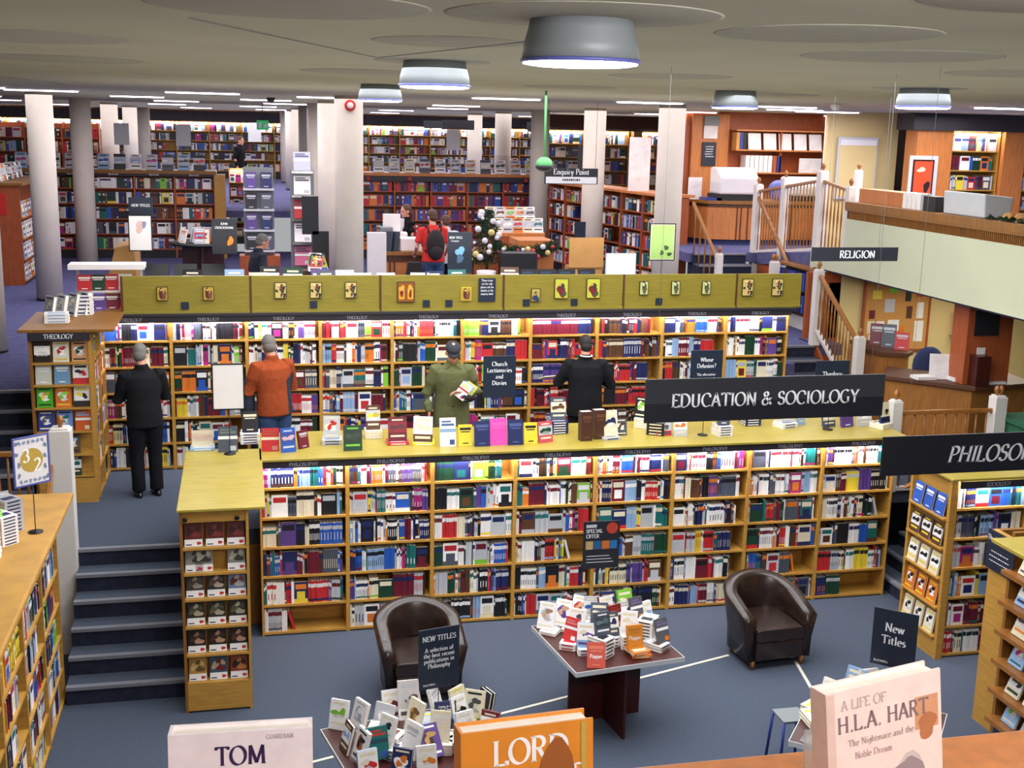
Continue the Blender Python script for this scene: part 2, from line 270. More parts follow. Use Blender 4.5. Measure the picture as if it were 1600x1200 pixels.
# covers for face-out / display books
def cover(mb,w,h,style,y=0,pal=None):
    """flat print on the plane y, x in 0..w, z in 0..h"""
    e=y-.0008; q=lambda x0,x1,z0,z1,c,k=1: mb.quad((w*x0,e-k*.0002,h*z0),(w*x1,e-k*.0002,h*z0),(w*x1,e-k*.0002,h*z1),(w*x0,e-k*.0002,h*z1),c)
    st,c1,c2,c3=style
    if st==0: q(.1,.9,.74,.86,c1); q(.18,.82,.64,.69,c1); q(.3,.7,.1,.15,c1)
    elif st==1: q(.0,1,.3,1,c1); q(.1,.9,.12,.22,c2,2); q(.12,.88,.8,.9,c3,2); blob(mb,w*.62,h*.52,w*.28,h*.12,e-.0006,c2); blob(mb,w*.35,h*.62,w*.2,h*.1,e-.0007,c3); blob(mb,w*.5,h*.45,w*.12,h*.06,e-.0008,vary(c1,.5))
    elif st==2: q(.0,1,.36,.8,c1); blob(mb,w*.32,h*.55,w*.25,h*.1,e-.0004,c2); blob(mb,w*.7,h*.6,w*.2,h*.12,e-.0005,vary(c2,.4)); blob(mb,w*.5,h*.46,w*.3,h*.06,e-.0006,vary(c1,.4)); q(.12,.88,.18,.26,c3); q(.2,.8,.85,.91,c3)
    elif st==3: q(0,1,.5,.62,c1); q(.1,.9,.72,.8,c2); q(.1,.7,.84,.9,c2); q(.6,.92,.06,.24,c3)
    elif st==4: blob(mb,w*.45,h*.55,w*.3,h*.2,e-.0003,c1); blob(mb,w*.6,h*.68,w*.2,h*.1,e-.0005,vary(c2,.4)); blob(mb,w*.38,h*.5,w*.14,h*.12,e-.0006,c2); blob(mb,w*.6,h*.4,w*.2,h*.05,e-.0007,vary(c1,.5)); q(.1,.9,.1,.17,c3); q(.15,.85,.87,.93,c3)
    elif st==5: # gallery card covers: picture above, white strip with red seal below
        q(.0,1,.3,1,c1); blob(mb,w*.6,h*.5,w*.3,h*.12,e-.0004,c2); blob(mb,w*.3,h*.62,w*.2,h*.16,e-.0005,vary(c3,.5)); blob(mb,w*.5,h*.78,w*.13,h*.1,e-.0006,vary(c2,.4)); blob(mb,w*.75,h*.72,w*.12,h*.12,e-.0007,c3); q(0,1,0,.3,PCD['white']); q(.06,.4,.05,.1,PCD['navy blue'],2); blob(mb,w*.8,h*.13,w*.11,w*.11,e-.0006,PCD['red'])
def blob(mb,cx,cz,rx,rz,e,c,n=18):
    a_=(cx*91.7+cz*57.3+rx*431)%6.28; b_=(cx*37.1+rz*913)%6.28
    j=[1+.2*math.sin(2*2*PI*k/n+a_)+.13*math.sin(3*2*PI*k/n+b_)+.06*math.sin(5*2*PI*k/n) for k in range(n)] if n==18 else [1]*n
    mb.add([(cx+rx*math.cos(2*PI*k/n)*j[k],e,cz+rz*math.sin(2*PI*k/n)*j[k]) for k in range(n)],[tuple(range(n))],c)
def loose_book(w,h,t,col,style=None,words=None,parent=None,name='book',pages=True):
    """book standing upright facing -Y: cover at y=0, thickness to +y, centred in x"""
    mb=MB(); mb.X=Matrix.Translation((-w/2,0,0)); c=.0035
    mb.box(0,w,0,c,0,h,col); mb.box(0,w,t-c,t,0,h,col); mb.box(0,c,c,t-c,0,h,col)   # two boards and a spine
    mb.box(c,w-c*1.2,c,t-c,c,h-c*1.1,PAGE)
    if style: cover(mb,w,h,style)
    if words:
        for (s,hh,x,z,cc) in words: text(mb,s,hh,x,z,-.0014 if style else -.0004,.17,col=cc)
    return mb
BOOKS=[]
def shorten(l):
    for a_,b_ in ((' slanted face-out book',' slanted book'),(' from the floor of the rightmost unit',' up, rightmost unit'),(' from the far end on the ',' from far end, '),(' from the near end on the ',' from near end, '),(' of the red-notice bookcase',' beside the red notice'),(' on the bottom left display table',' on the bottom left table'),(' of the bottom left display table',' of the bottom left table'),(' of the theology end bookcase',', theology end bookcase'),(' on the ',' on '),(' of the ',' of '),(' from the ',' from '),(' at the ',' at '),(' in the ',' in '),(' behind the ',' behind '),(' the ',' '),('-from-bottom book','-from-bottom')):
        if len(l.split())<=16: break
        l=l.replace(a_,b_)
    return l
def put(mb,label,loc,rz=0,tilt=0,group=None,cat='book',name='book',roll=0):
    """stand a loose book, leaning back by tilt degrees"""
    M=Matrix.Translation(loc)@Matrix.Rotation(rz,4,'Z')@Matrix.Rotation(R(-tilt),4,'X')@Matrix.Rotation(R(roll),4,'Y')
    if cat=='book': BOOKS.append((mb,M,label,group)); return
    o=mb.obj(name,'print'); o.matrix_world=M; return tag(o,shorten(label),cat,group)
def stack(n,loc,rz,w,h,t,col,style,what,group=None,jit=.06):
    """n lying books, spines towards -Y of rz"""
    for k in range(n):
        a=rz+rnd.uniform(-jit,jit); mb=MB(); c0=.0035
        mb.box(-w/2,w/2,0,h,0,c0,col); mb.box(-w/2,w/2,0,h,t-c0,t,col); mb.box(-w/2,w/2,0,c0,c0,t-c0,col); mb.box(-w/2+c0,w/2-c0,c0,h-c0,c0,t-c0,PAGE)
        mb.quad((-w*.35,-.0008,t*.3),(w*.35,-.0008,t*.3),(w*.35,-.0008,t*.7),(-w*.35,-.0008,t*.7),style[2])
        q=lambda x0,x1,y0,y1,cc: mb.quad((w*x0,h*y0,t+.0006),(w*x1,h*y0,t+.0006),(w*x1,h*y1,t+.0006),(w*x0,h*y1,t+.0006),cc)
        q(-.4,.4,.7,.85,style[1]); q(-.35,.35,.2,.55,style[2])
        pos='bottom' if k==0 else 'top' if k==n-1 else ordw(k)+'-from-bottom'
        BOOKS.append((mb,Matrix.Translation((loc[0],loc[1],loc[2]+k*(t+.0007)))@Matrix.Rotation(a,4,'Z'),(f'{pos} {what}' if n>1 else what+', lying flat'),group))
    return loc[2]+n*(t+.0007)
def smallprint(m,w,z,n,y=-.0085,dz=.03,h=.009,cx=0):
    # lines too small to read in the photograph: rows of short strokes
    for k in range(n):
        x=-w/2+rnd.uniform(0,.03)
        while x<w/2-.02:
            l=rnd.uniform(.012,.035); m.quad((cx+x,y,z-k*dz),(cx+min(x+l,w/2),y,z-k*dz),(cx+min(x+l,w/2),y,z-k*dz+h),(cx+x,y,z-k*dz+h)); x+=l+.01
# ---------- shelving bays ----------
SH=[1.625,1.305,.985,.665,.345,.04]
def bay_proto(name,w,depth,woods,word,tube='tube',H=1.93,shelves=SH,cat='bookcase',letter='letter_dim'):
    wd,wdark=woods; t=thing(name,'x',cat); t.hide_render=False
    for x in (0,w-.02):
        MB().box(x,x+.02,0,depth,0,H).obj('side_panel',wd,t)
    MB().box(.02,w-.02,depth-.012,depth,.03,H).obj('back_panel',wd,t)
    for z in shelves: MB().box(.02,w-.02,.004,depth-.012,z-.024,z).obj('shelf',wd,t)
    MB().box(.02,w-.02,.03,.045,0,shelves[-1]-.024).obj('plinth','black_plastic',t)
    if word:
        f=MB().box(.0,w,-.06,-.048,H-.075,H).obj('fascia','fascia',t)
        text(MB(),word,.042,w/2,H-.058,-.0625,.17).obj('lettering',letter,f)
        MB().box(.04,w-.04,-.04,-.018,H-.04,H-.022).obj('strip_light',tube,t)
    return t
def place_bay(proto,first,loc,rz,label,group):
    o=proto if first else copy_tree(proto)
    o.location=loc; o.rotation_euler=(0,0,rz); o['label']=label; o['group']=group
    return Matrix.Translation(loc)@Matrix.Rotation(rz,4,'Z')
def hs_of(sh,H): 
    tops=[H-.07]+[z-.024 for z in sh[:-1]]; return [min(.275,a-b-.012) for a,b in zip(tops,sh)]
HS=hs_of(SH,1.93)
# ---------- signs ----------
def stand_sign(name,label,loc,rz,w,h,zb,words,board='sign_navy',pole='metal_dark',frame=None,cat='sign',extra=None,group=None,base=.06):
    t=thing(name,label,cat,loc,rz,group)
    MB().lathe([(base,0),(base,.008),(.012,.014)]).obj('base',pole,t)
    MB().tube([(0,0,.012),(0,0,zb+.02)],.004,8).obj('pole',pole,t)
    b=MB().box(-w/2,w/2,-.006,.004,zb,zb+h).obj('board',board,t,bev=.003)
    if frame:
        f=MB(); k=.012
        for q in ((-w/2-k,w/2+k,zb-k,zb),(-w/2-k,w/2+k,zb+h,zb+h+k),(-w/2-k,-w/2,zb,zb+h),(w/2,w/2+k,zb,zb+h)): f.box(q[0],q[1],-.01,.006,q[2],q[3])
        f.obj('frame','metal_dark' if frame is True else frame,t)
    if words:
        m=MB()
        for s,hh,x,z in words: text(m,s,hh,x,zb+z,-.0085,.17)
        m.obj('lettering','lettering',b)
    if extra:
        m=MB(); extra(m,zb); m.obj('artwork','print',b)
    return t
def hang_sign(name,label,x0,x1,y,z0,z1,words,wires,board='sign_black'):
    t=thing(name,label,'hanging sign',((x0+x1)/2,y,z0))
    w=x1-x0; b=MB().box(-w/2,w/2,-.006,.006,0,z1-z0).obj('board',board,t,bev=.002)
    m=MB()
    for s,hh,x,z,it,al in words: text(m,s,hh,x-(x0+x1)/2,z-z0,-.0085,.17,it,al)
    m.obj('lettering','lettering',b)
    for x in wires: MB().tube([(x-(x0+x1)/2,0,z1-z0),(x-(x0+x1)/2,0,5.745-z0)],.0014,6).obj('wire','wire_grey',t); 
    return t
# ---------- people ----------
def fuse(mb,vox,name,mats,parent,smooth=4,paint=None):
    me=mb.mesh('tmp'); o=bpy.data.objects.new('tmp',me); COL.objects.link(o)
    m=o.modifiers.new('r','REMESH'); m.mode='VOXEL'; m.voxel_size=vox; m.use_smooth_shade=True
    s=o.modifiers.new('s','SMOOTH'); s.iterations=smooth; s.factor=.5
    dg=bpy.context.evaluated_depsgraph_get(); dg.update()
    nm=bpy.data.meshes.new_from_object(o.evaluated_get(dg)); bpy.data.objects.remove(o); bpy.data.meshes.remove(me)
    nm.name=name; nm.materials.clear()
    for x in ([mats] if isinstance(mats,str) else mats): nm.materials.append(MATS[x])
    for p in nm.polygons: 
        p.use_smooth=True
        if paint: p.material_index=paint(p.center)
    q=bpy.data.objects.new(name,nm); COL.objects.link(q)
    if parent: q.parent=parent
    return q
def loft(mb,prof,n=20):
    """prof: (cx,cy,z,rx,ry)"""
    mb.rings([[(cx+rx*math.cos(2*PI*k/n),cy+ry*math.sin(2*PI*k/n),z) for k in range(n)] for cx,cy,z,rx,ry in prof])
def hand(mb,wr,dr,side,curl=.6,palm_dn=(0,0,-1)):
    """wr wrist, dr direction of the palm, curled towards palm_dn; side +1 if the thumb leaves towards +lat"""
    wr=Vector(wr); d=Vector(dr).normalized(); dn=Vector(palm_dn); lat=d.cross(dn).normalized(); dn=lat.cross(d).normalized()
    for k in range(4):
        a=wr+lat*(-.028+.019*k); mb.tube([wr-d*.01+lat*(-.012+.008*k),a+d*.05,a+d*.09],[.017,.0135,.011],8)
        L=(.042,.05,.047,.036)[k]; b=a+d*.09; c=b+(d*math.cos(curl)+dn*math.sin(curl))*L; e=c+(d*math.cos(curl*2.1)+dn*math.sin(curl*2.1))*L*.8
        mb.tube([b-d*.01,b,c,e],[.0095,.0095,.0085,.0065],8)
    b=wr+lat*side*.026+d*.03; c=b+(lat*side*.7+d*.7).normalized()*.04; e=c+(d*.9+dn*.4).normalized()*.033
    mb.tube([b-d*.02,b,c,e],[.014,.013,.011,.0085],8)
def human(label,loc,rz,hgt=1.75,arms=None,head=(0,0,0),top='cloth_black',bottom='cloth_trouser',hair='hair_grey',coat=None,hem=.86,thick=1.,lean=.0,female=False,collar=True,cap=False,short=False,top_extra=None,stride=0,jpaint=None,name='person'):
    """stands facing -Y. arms: two (elbow,wrist,hand dir,palm dir) in body space; head: (forward shift, pitch deg, yaw deg)"""
    s=hgt/1.75; T=thing(name,label,'person',loc,rz); T.scale=(s,s,s)
    k=thick; sw=(.17 if female else .195)
    ly=lambda z: -lean*max(0,(z-.95))/.5      # forward lean of the trunk
    nk=Vector((0,ly(1.46)+.0,1.46)); hf,hp,hy=head
    hc=nk+Vector((0,-.02-hf,.165-abs(hf)*.35))
    HM=Matrix.Translation(hc)@Matrix.Rotation(R(hy),4,'Z')@Matrix.Rotation(R(hp),4,'X')
    b=MB(); b.tube([nk-Vector((0,0,.08)),nk+Vector((0,0,.03)),hc+Vector((0,.012,-.03))],[.075,.058,.055],12)
    loft(b,[(0,ly(.8),.86,.1,.07),(0,ly(1.1),1.1,.1,.07),(0,ly(1.3),1.3,.12,.07),(0,ly(1.44),1.43,.09,.06)])
    b.X=HM
    b.ell((0,.012,.02),(.076,.098,.112),16,12); b.ell((0,-.028,-.045),(.055,.062,.068),14,10); b.ell((0,-.06,-.088),(.026,.026,.022),10,6)  # skull, jaw, chin
    b.rings([[(x*1.,y,z) for x,y,z in r] for r in [[(-.006,-.085,.03),(.006,-.085,.03),(.006,-.075,.03),(-.006,-.075,.03)],[(-.014,-.112,-.018),(.014,-.112,-.018),(.016,-.08,-.02),(-.016,-.08,-.02)],[(-.01,-.095,-.03),(.01,-.095,-.03),(.01,-.08,-.03),(-.01,-.08,-.03)]]])
    for sx in (-1,1):
        b.ell((sx*.078,.018,-.005),(.012,.022,.032),8,8); b.ell((sx*.03,-.078,.035),(.02,.012,.008),8,6)   # ears, brow
    b.ell((0,-.088,-.052),(.022,.012,.009),8,6)
    b.X=Matrix()
    arms=arms or [((-.25,.02,1.14),(-.25,-.06,.9),(0,0,-1),(1,0,0)),((.25,.02,1.14),(.25,-.06,.9),(0,0,-1),(-1,0,0))]
    sh=[Vector((sx*sw*.95,ly(1.42),1.405)) for sx in(-1,1)]
    for (el,wr,hd,pd),S,sx in zip(arms,sh,(-1,1)):
        el=Vector(el);wr=Vector(wr); b.tube([S*.7+Vector((0,0,.4)),S,el,wr,wr+Vector(hd).normalized()*.012],[.03,.042,.036,.024,.021],10)
        hand(b,wr,hd,-sx if pd[2]<-.5 else sx,.55,pd)
    for sx in (-1,1): b.tube([(sx*.05,ly(.9),.92),(sx*.09,.0,.85),(sx*.11,-.01-sx*stride,.48),(sx*.12,.02-sx*stride*1.5,.1)],[.06,.065,.045,.035],10)
    def face(c):
        p=HM.inverted()@c
        if p.y<-.062 and abs(abs(p.x)-.031)<.012 and abs(p.z-.015)<.0065: return 1
        if p.y<-.085 and abs(p.x)<.022 and abs(p.z+.054)<.004: return 2
        return 0
    fuse(b,.0075,'body',['skin','hair_dark','shirt_red'],T,2,face)
    # trousers
    p=MB(); loft(p,[(0,ly(1.)+.01,1.02,.155*k,.11*k),(0,.01,.93,.17*k,.125*k),(0,.012,.84,.172*k,.125*k),(0,.01,.79,.12*k,.09*k)])
    for sx in(-1,1): p.tube([(sx*.085,.01,.9),(sx*.095,.005,.78),(sx*.1,-.01-sx*stride,.48),(sx*.1,.02-sx*stride*1.5,.18),(sx*.1,.02-sx*stride*1.5,.07)],[.095,.096*k,.08,.076,.08],14)
    fuse(p,.014,'trousers',bottom,T,3)
    for sx in(-1,1):
        q=MB(); y=.02-sx*stride*1.5; q.rings([[(sx*.105+rx*math.cos(a)*(.9 if math.sin(a)<0 else 1),y-.05+ry*math.sin(a),z) for a in [2*PI*i/16 for i in range(16)]] for rx,ry,z in ((.046,.145,0),(.048,.147,.025),(.044,.13,.05),(.036,.085,.075),(.03,.05,.09))])
        q.obj('shoe','shoe',T)
    # jacket / shirt
    j=MB(); H0=hem
    pr=[(0,ly(H0)+.012,H0,.185*k,.135*k),(0,ly(1.0)+.01,1.0,.172*k,.128*k),(0,ly(1.12)+.005,1.12,.168*k,.122*k),(0,ly(1.28),1.28,.185*k,.128*k),(0,ly(1.38),1.38,.185*k,.115*k),(0,ly(1.44),1.44,.135,.09),(0,ly(1.48),1.475,.085,.075),(0,ly(1.5),1.5,.062,.062)]
    if H0<.7: pr.insert(1,(0,.012,.85,.185*k,.135*k))
    if female: pr=[(a,y,z,rx*.88*(.86 if abs(z-1.12)<.02 else 1),ry*.9) for a,y,z,rx,ry in pr]; j.ell((0,ly(1.27)-.09,1.27),(.12,.05,.06))
    loft(j,pr,24)
    if collar: j.rings([[(rx*math.cos(a),ly(1.5)+.004+rx*math.sin(a),z) for a in [2*PI*i/20 for i in range(20)]] for rx,z in ((.08,1.46),(.078,1.5),(.07,1.525))])
    for (el,wr,hd,pd),S in zip(arms,sh):
        el=Vector(el);wr=Vector(wr)
        if short: j.tube([S*.75+Vector((0,0,.35)),S,S.lerp(el,.75)],[.07,.07*k,.062*k],12)
        else: j.tube([S*.75+Vector((0,0,.35)),S,S.lerp(el,.5),el,el.lerp(wr,.5),wr.lerp(el,.06)],[.07,.074*k,.066*k,.06*k,.05*k,.04],12)
    J=fuse(j,.011,'jacket' if not short else 'shirt',top,T,4,jpaint)
    if top_extra: top_extra(T,J)
    # hair or cap
    hm=MB(); hm.X=HM
    if cap:
        hm.ell((0,.015,.07),(.092,.118,.062),18,8); hm.rings([[(x,y,z) for x,y,z in r] for r in [[(-.07,-.07,.05),(0,-.10,.052),(.07,-.07,.05),(.07,-.06,.062),(0,-.085,.066),(-.07,-.06,.062)],[(-.055,-.12,.03),(0,-.15,.026),(.055,-.12,.03),(.055,-.12,.04),(0,-.15,.038),(-.055,-.12,.04)]]]); hm.obj('flat_cap','cap',T)
        hm=MB(); hm.X=HM; hm.ell((0,.035,.0),(.083,.085,.06),16,10); hm.obj('hair','hair_grey',T)
    else:
        hm.ell((0,.026,.04),(.083,.1,.102),18,12); hm.ell((0,.05,-.01),(.074,.07,.075),14,10)
        if female: hm.ell((0,.1,-.02),(.035,.04,.045)); hm.ell((0,.13,-.07),(.022,.03,.06))
        hm.obj('hair',hair,T)
    return T
# ================= setting =================
def slab(name,x0,x1,y0,y1,z0,z1,m): return struct(name,MB().box(x0,x1,y0,y1,z0,z1),m)
slab('floor',-7,16,-4,17.6,-.12,0,'carpet')
slab('floor_middle',-.0,7.34,12.55,15.92,.9,1.07,'carpet'); slab('floor_middle_left',-7,0,12.2,15.92,.9,1.07,'carpet'); slab('floor_middle_right',7.34,14.5,12.86,17.6,.9,1.07,'carpet')
slab('wall_step_front',-.0,7.34,12.52,12.6,0,.9,'oak_dark')
slab('floor_upper',-14,7.62,15.5,31,1.97,2.14,'carpet_up'); slab('floor_upper_left',-14,-2.32,14.9,15.5,1.97,2.14,'carpet_up')
slab('floor_upper_right',7.62,9.1,16.9,31,1.97,2.14,'carpet_up')
slab('floor_top_far',-14,30,30.2,48.2,3.05,3.21,'carpet_up'); slab('floor_top_right',7.75,20,20.3,30.2,3.05,3.21,'carpet_up')
struct('floor_gallery',MB().prismX([(4.,3.2),(18.,3.2),(20.6,3.0),(20.6,3.19),(18.1,3.45),(4.,3.45)],9.08,20),'carpet_up')
slab('floor_near_gallery',-7,16,-4,1.5,3.25,3.45,'carpet_up')
slab('wall_front_rail',-7,16,1.44,1.5,3.45,4.335,'cherry')
slab('ceiling',-14,32,-4,48.5,5.75,5.9,'ceiling')
slab('wall_far',-14,32,48.2,48.4,3.21,5.75,'walnut'); slab('wall_left',-14.2,-14,-4,48.4,-.12,5.75,'wall_white')
slab('wall_right',14.5,14.7,4,17.6,0,3.2,'wall_yellow'); slab('wall_office_back',9.3,14.5,17.5,17.6,1.07,3.2,'wall_yellow')
slab('wall_office_side',9.1,9.3,17.5,20.3,1.07,3.03,'cherry'); slab('wall_office_panel',8.72,9.3,17.5,17.56,2.14,3.2,'cherry')
slab('trim_1',9.06,9.1,17.56,20.2,2.14,2.36,'white_paint')
slab('wall_middle_back',-2.3,7.62,15.92,16.,1.07,2.0,'walnut')
slab('wall_gallery_back',12.15,20,20.55,20.7,3.3,5.75,'walnut'); slab('wall_yellow',10.7,12.15,21.1,21.2,3.2,5.75,'wall_yellow')
slab('wall_info_back',9.0,13.5,24.,24.1,3.21,5.75,'cherry'); slab('wall_near_right',16,16.2,-4,1.5,3.45,5.75,'wall_white')
slab('wall_back',-14,20,-4.1,-4,-.12,5.75,'wall_white'); slab('wall_pit_right',16.,16.2,1.5,17.6,0,5.75,'wall_white')
# parapet of the right gallery
struct('wall_parapet',MB().box(8.95,9.07,4.,16.86,3.25,4.09).box(8.95,9.07,16.86,17.93,3.25,3.47),'parapet')
# flights of steps
def steps(name,label,n,x0,x1,y0,z0,rise,run,axis='Y',loc=None):
    t=thing(name,label,'steps',(x0,y0,z0))
    b=MB(); g=MB(); L=x1-x0
    for k in range(n):
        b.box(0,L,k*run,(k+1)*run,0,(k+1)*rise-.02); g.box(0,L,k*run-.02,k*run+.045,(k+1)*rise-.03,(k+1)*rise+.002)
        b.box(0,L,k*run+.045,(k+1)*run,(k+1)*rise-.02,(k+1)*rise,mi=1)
    b.obj('treads',['riser','carpet'],t); g.obj('nosing','nosing',t); return t
steps('carpeted_steps','flight of dark carpeted steps with grey metal nosings between the left counter and philosophy shelves',6,-1.68,-.62,10.9,0,.1783,.254)
steps('carpeted_steps','upper flight of dark carpeted steps left of the theology end shelf',6,-6.5,-2.33,13.45,1.07,.1783,.288)
steps('carpeted_steps','short carpeted steps at the right end of the theology shelves',6,7.62,8.6,15.45,1.07,.1783,.285)
steps('carpeted_steps','carpeted steps up to the information desk between white newel posts',6,7.85,8.85,18.9,2.14,.1783,.27)
t=steps('carpeted_steps','small dark steps between philosophy shelves and sociology case',6,0,1.6,0,0,.1783,.235); t.location=(7.42,12.84,0); t.rotation_euler=(0,0,-PI/2)
# ceiling recesses: flat discs, their shade put into a darker plaster colour
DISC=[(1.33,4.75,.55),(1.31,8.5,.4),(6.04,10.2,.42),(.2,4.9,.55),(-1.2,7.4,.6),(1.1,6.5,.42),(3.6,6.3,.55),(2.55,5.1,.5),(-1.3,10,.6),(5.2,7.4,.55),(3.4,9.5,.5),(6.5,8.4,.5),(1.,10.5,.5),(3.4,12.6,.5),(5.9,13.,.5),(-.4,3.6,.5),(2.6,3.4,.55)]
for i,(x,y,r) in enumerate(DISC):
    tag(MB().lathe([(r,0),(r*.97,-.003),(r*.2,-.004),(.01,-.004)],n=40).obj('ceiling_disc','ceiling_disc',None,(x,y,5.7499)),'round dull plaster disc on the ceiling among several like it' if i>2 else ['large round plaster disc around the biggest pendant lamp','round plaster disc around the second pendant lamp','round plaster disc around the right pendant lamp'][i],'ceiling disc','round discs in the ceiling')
# pendant lamps
LP=[(1.37,4.92,'largest grey pendant lamp hanging nearest, top centre'),(1.31,8.39,'second grey pendant lamp, left of the largest one'),(1.52,13.59,'grey pendant lamp in front of the round column with the fire bell'),(5.1,12.2,'small grey pendant lamp above the stairs to the information desk'),(6.04,10.11,'grey pendant lamp on the right, above the religion sign wires'),(3.2,.9,'grey pendant lamp over the near gallery'),(-2.,.6,'grey pendant lamp over the near gallery, left'),(-3.2,4.5,'grey pendant lamp above the left counter, out of frame')]
first=None
for x,y,l in LP:
    if first is None:
        first=o=thing('pendant_lamp',l,'lamp',(x,y,5.58),0,'pendant lamps')
        MB().lathe([(.243,0),(.234,.07),(.217,.13),(.21,.17),(.2,.17),(.206,.13),(.222,.07),(.231,0)],n=40).obj('lamp_shade','lamp_shade',o)
        MB().lathe([(.238,-.004),(.248,0),(.248,.009),(.24,.013),(.236,.004)],n=40).obj('rim','lamp_rim',o)
        MB().lathe([(.001,.0),(.236,.0),(.236,-.008),(.2,-.014),(.001,-.018)],n=32).obj('lamp_glass','lamp_disc',o)
    else: o=copy_tree(first); o.location=(x,y,5.58); o['label']=l
for o in [x for x in bpy.data.objects if x.name.startswith('pendant_lamp')][6:]: pass
# recessed strip fittings
ST=[(-2.99,20.4,1.1),(-.52,19.1,1.1),(3.76,17.4,1.),(5.9,17.3,1.),(8.19,17.6,1.),(10.2,14.9,1.),(10.25,20.3,1.2),(11.9,15.6,1.),(9.2,19.4,1.),(1.25,19.9,.7),(-3.6,19.4,.5)]
for r_,y in enumerate((23.5,27.5,33,40)):
    for x in (-5.8,-1.8,.5,4.2,9.2,12.5): ST.append((x+.5*(r_%2),y+(.6 if x>3 else 0),.95))
sp=None
for i,(x,y,L) in enumerate(ST):
    l='long white ceiling light, '+('one of the far rows of identical fittings' if i>=11 else ['near the left columns','left of the centre columns','right of the centre column','above the enquiry sign','above the copier','far right over the gallery','before the yellow wall','over the right gallery shelves','above the information desk','touching the bell column','beside the leftmost column'][i])
    if sp is None:
        sp=o=thing('ceiling_light',l,'ceiling light',(x,y,5.75),0,'ceiling strip lights')
        MB().box(-.5,.5,-.16,.16,-.02,0).obj('housing','white_paint',o); MB().prism([(-.49,-.06),(-.44,-.14),(.44,-.14),(.49,-.06),(.49,.06),(.44,.14),(-.44,.14),(-.49,.06)],-.034,-.02).obj('diffuser','strip',o)
    else: o=copy_tree(sp); o.location=(x,y,5.75); o['label']=l; 
    o.scale=(L/1.,1,1)
# columns
def column(x,y,zb,r,label):
    t=thing('round_column',label,'column',(x,y,zb),0,'round white columns'); h=5.75-zb
    MB().lathe([(r,0.0),(r*.995,h*.5),(r*.985,h)],n=32).obj('shaft','column',t); MB().lathe([(r+.006,0),(r+.006,.04),(r,.041)],n=32).obj('skirting','black_plastic',t)  # thin black ring stands for the shadow edge at the column foot
for i,(y,zb) in enumerate(((17.5,2.14),(22.6,2.14),(28.2,2.14),(34.3,3.21),(40.6,3.21),(46.3,3.21))):
    column(-3.36 if i else -3.42,y,zb,.225,['leftmost white round column cut by the frame edge','second white column from the left, standing before the medicine shelves','third white column from the left','fourth white column from the left, far back','fifth white column from the left, far back','sixth white column from the left, farthest'][i])
for i,(y,zb) in enumerate(((19.2,2.14),(23.4,2.14),(27.1,2.14),(31,3.21),(35,3.21),(40,3.21),(45,3.21))):
    column(1.66,y,zb,.225,'large centre column with the red bell' if i==0 else f'white column {ordw(i)} behind the centre bell column in its row')
for i,(y,zb) in enumerate(((19.3,2.14),(23.8,2.14),(28.4,2.14),(32.6,3.21),(36.7,3.21))):
    column(6.98,y,zb,.225,['white column beside the foot of the information steps','white column behind the enquiry point sign','white column behind the green globe','slim white column left of the green globe, far back','slimmest white column right of the bell column'][i])
tag(MB().box(-.23,.23,-.2,.2,0,2.54).obj('square_column','white_paint',None,(11.57,22.3,3.21)),'bright white square column right of the binder shelves','column')
# ================= lower and middle shelving =================
wood=('oak','oak')
BP=bay_proto('bookcase',.9,.33,wood,'PHILOSOPHY'); GP='row of philosophy bookcases'
for i in range(8):
    l=f'tall oak bookcase, {ordw(i)} from left in the front philosophy row'
    M=place_bay(BP,i==0,(.117+.9*i,12.155,0),0,l,GP)
    fill(M,.9,SH,HS,('front',i),last_empty=i in(0,1,7))
# continuous counter top above, display cabinet behind
ct=thing('countertop','long yellow oak counter top above the philosophy bookcases','counter',(0,12.1,1.93))
MB().box(.12,7.42,-.03,1.1,0,.028).obj('board','oak_top',ct,bev=.006); tag(MB().box(.14,7.3,12.52,13.1,1.07,1.93).obj('cabinet','oak'),'long low oak cabinet behind the philosophy bookcases','cabinet')
# end unit with postcards-like face-out books
eu=thing('end_bookcase','oak end bookcase facing the camera with rows of red-sealed paperbacks','bookcase',(-.6,10.55,0))
MB().box(0,.025,0,1.95,0,1.93).obj('side_panel','oak_dark',eu); MB().box(.575,.6,0,1.58,0,1.93).obj('side_panel','oak',eu); MB().box(.025,.575,.16,.18,.05,1.93).obj('back_panel','oak',eu)
MB().box(-.02,.75,-.03,1.98,1.93,1.958).obj('worktop','oak_top',eu,bev=.006); MB().box(.025,.575,0,.03,.02,.27).obj('kick_panel','oak',eu)
MB().box(.025,.575,.02,.04,1.82,1.93).obj('top_rail','oak',eu)
EZ=[.29,.565,.835,1.1,1.345,1.585]
for z in EZ: MB().box(.025,.575,.0,.16,z-.02,z).obj('shelf','oak',eu); 
for x in (.05,.5): MB().lathe([(.022,0),(.022,.01),(.012,.012)],n=12).obj('light_bracket','metal_dark',eu,(x,-.01,1.86)).rotation_euler=(R(90),0,0)
EC=[('sandy gold','#c0933a','#8a6a2a'),('blue sky','#4f6d8a','#b02a28'),('brick red','#8a3a28','#caa070')]
ES=[[('#b88a3c','#6b5020','#e2c480'),('#3f5468','#7a1c1c','#d8b894'),('#8a3c22','#c4814a','#3a2018')],[('#1d1512','#c99a7a','#4a2a20')]*3,[('#2c2a22','#b8ae92','#5c5a40')]*3,[('#3b3a34','#a09a88','#5a4a3a'),('#2a2624','#c9b8a8','#6a5040'),('#6a84a8','#c4c0b8','#8a3a28')],[('#8a8c80','#3a3a34','#c4c2b0')]*3,[('#5a1a14','#7a2a20','#3a120e')]*3]
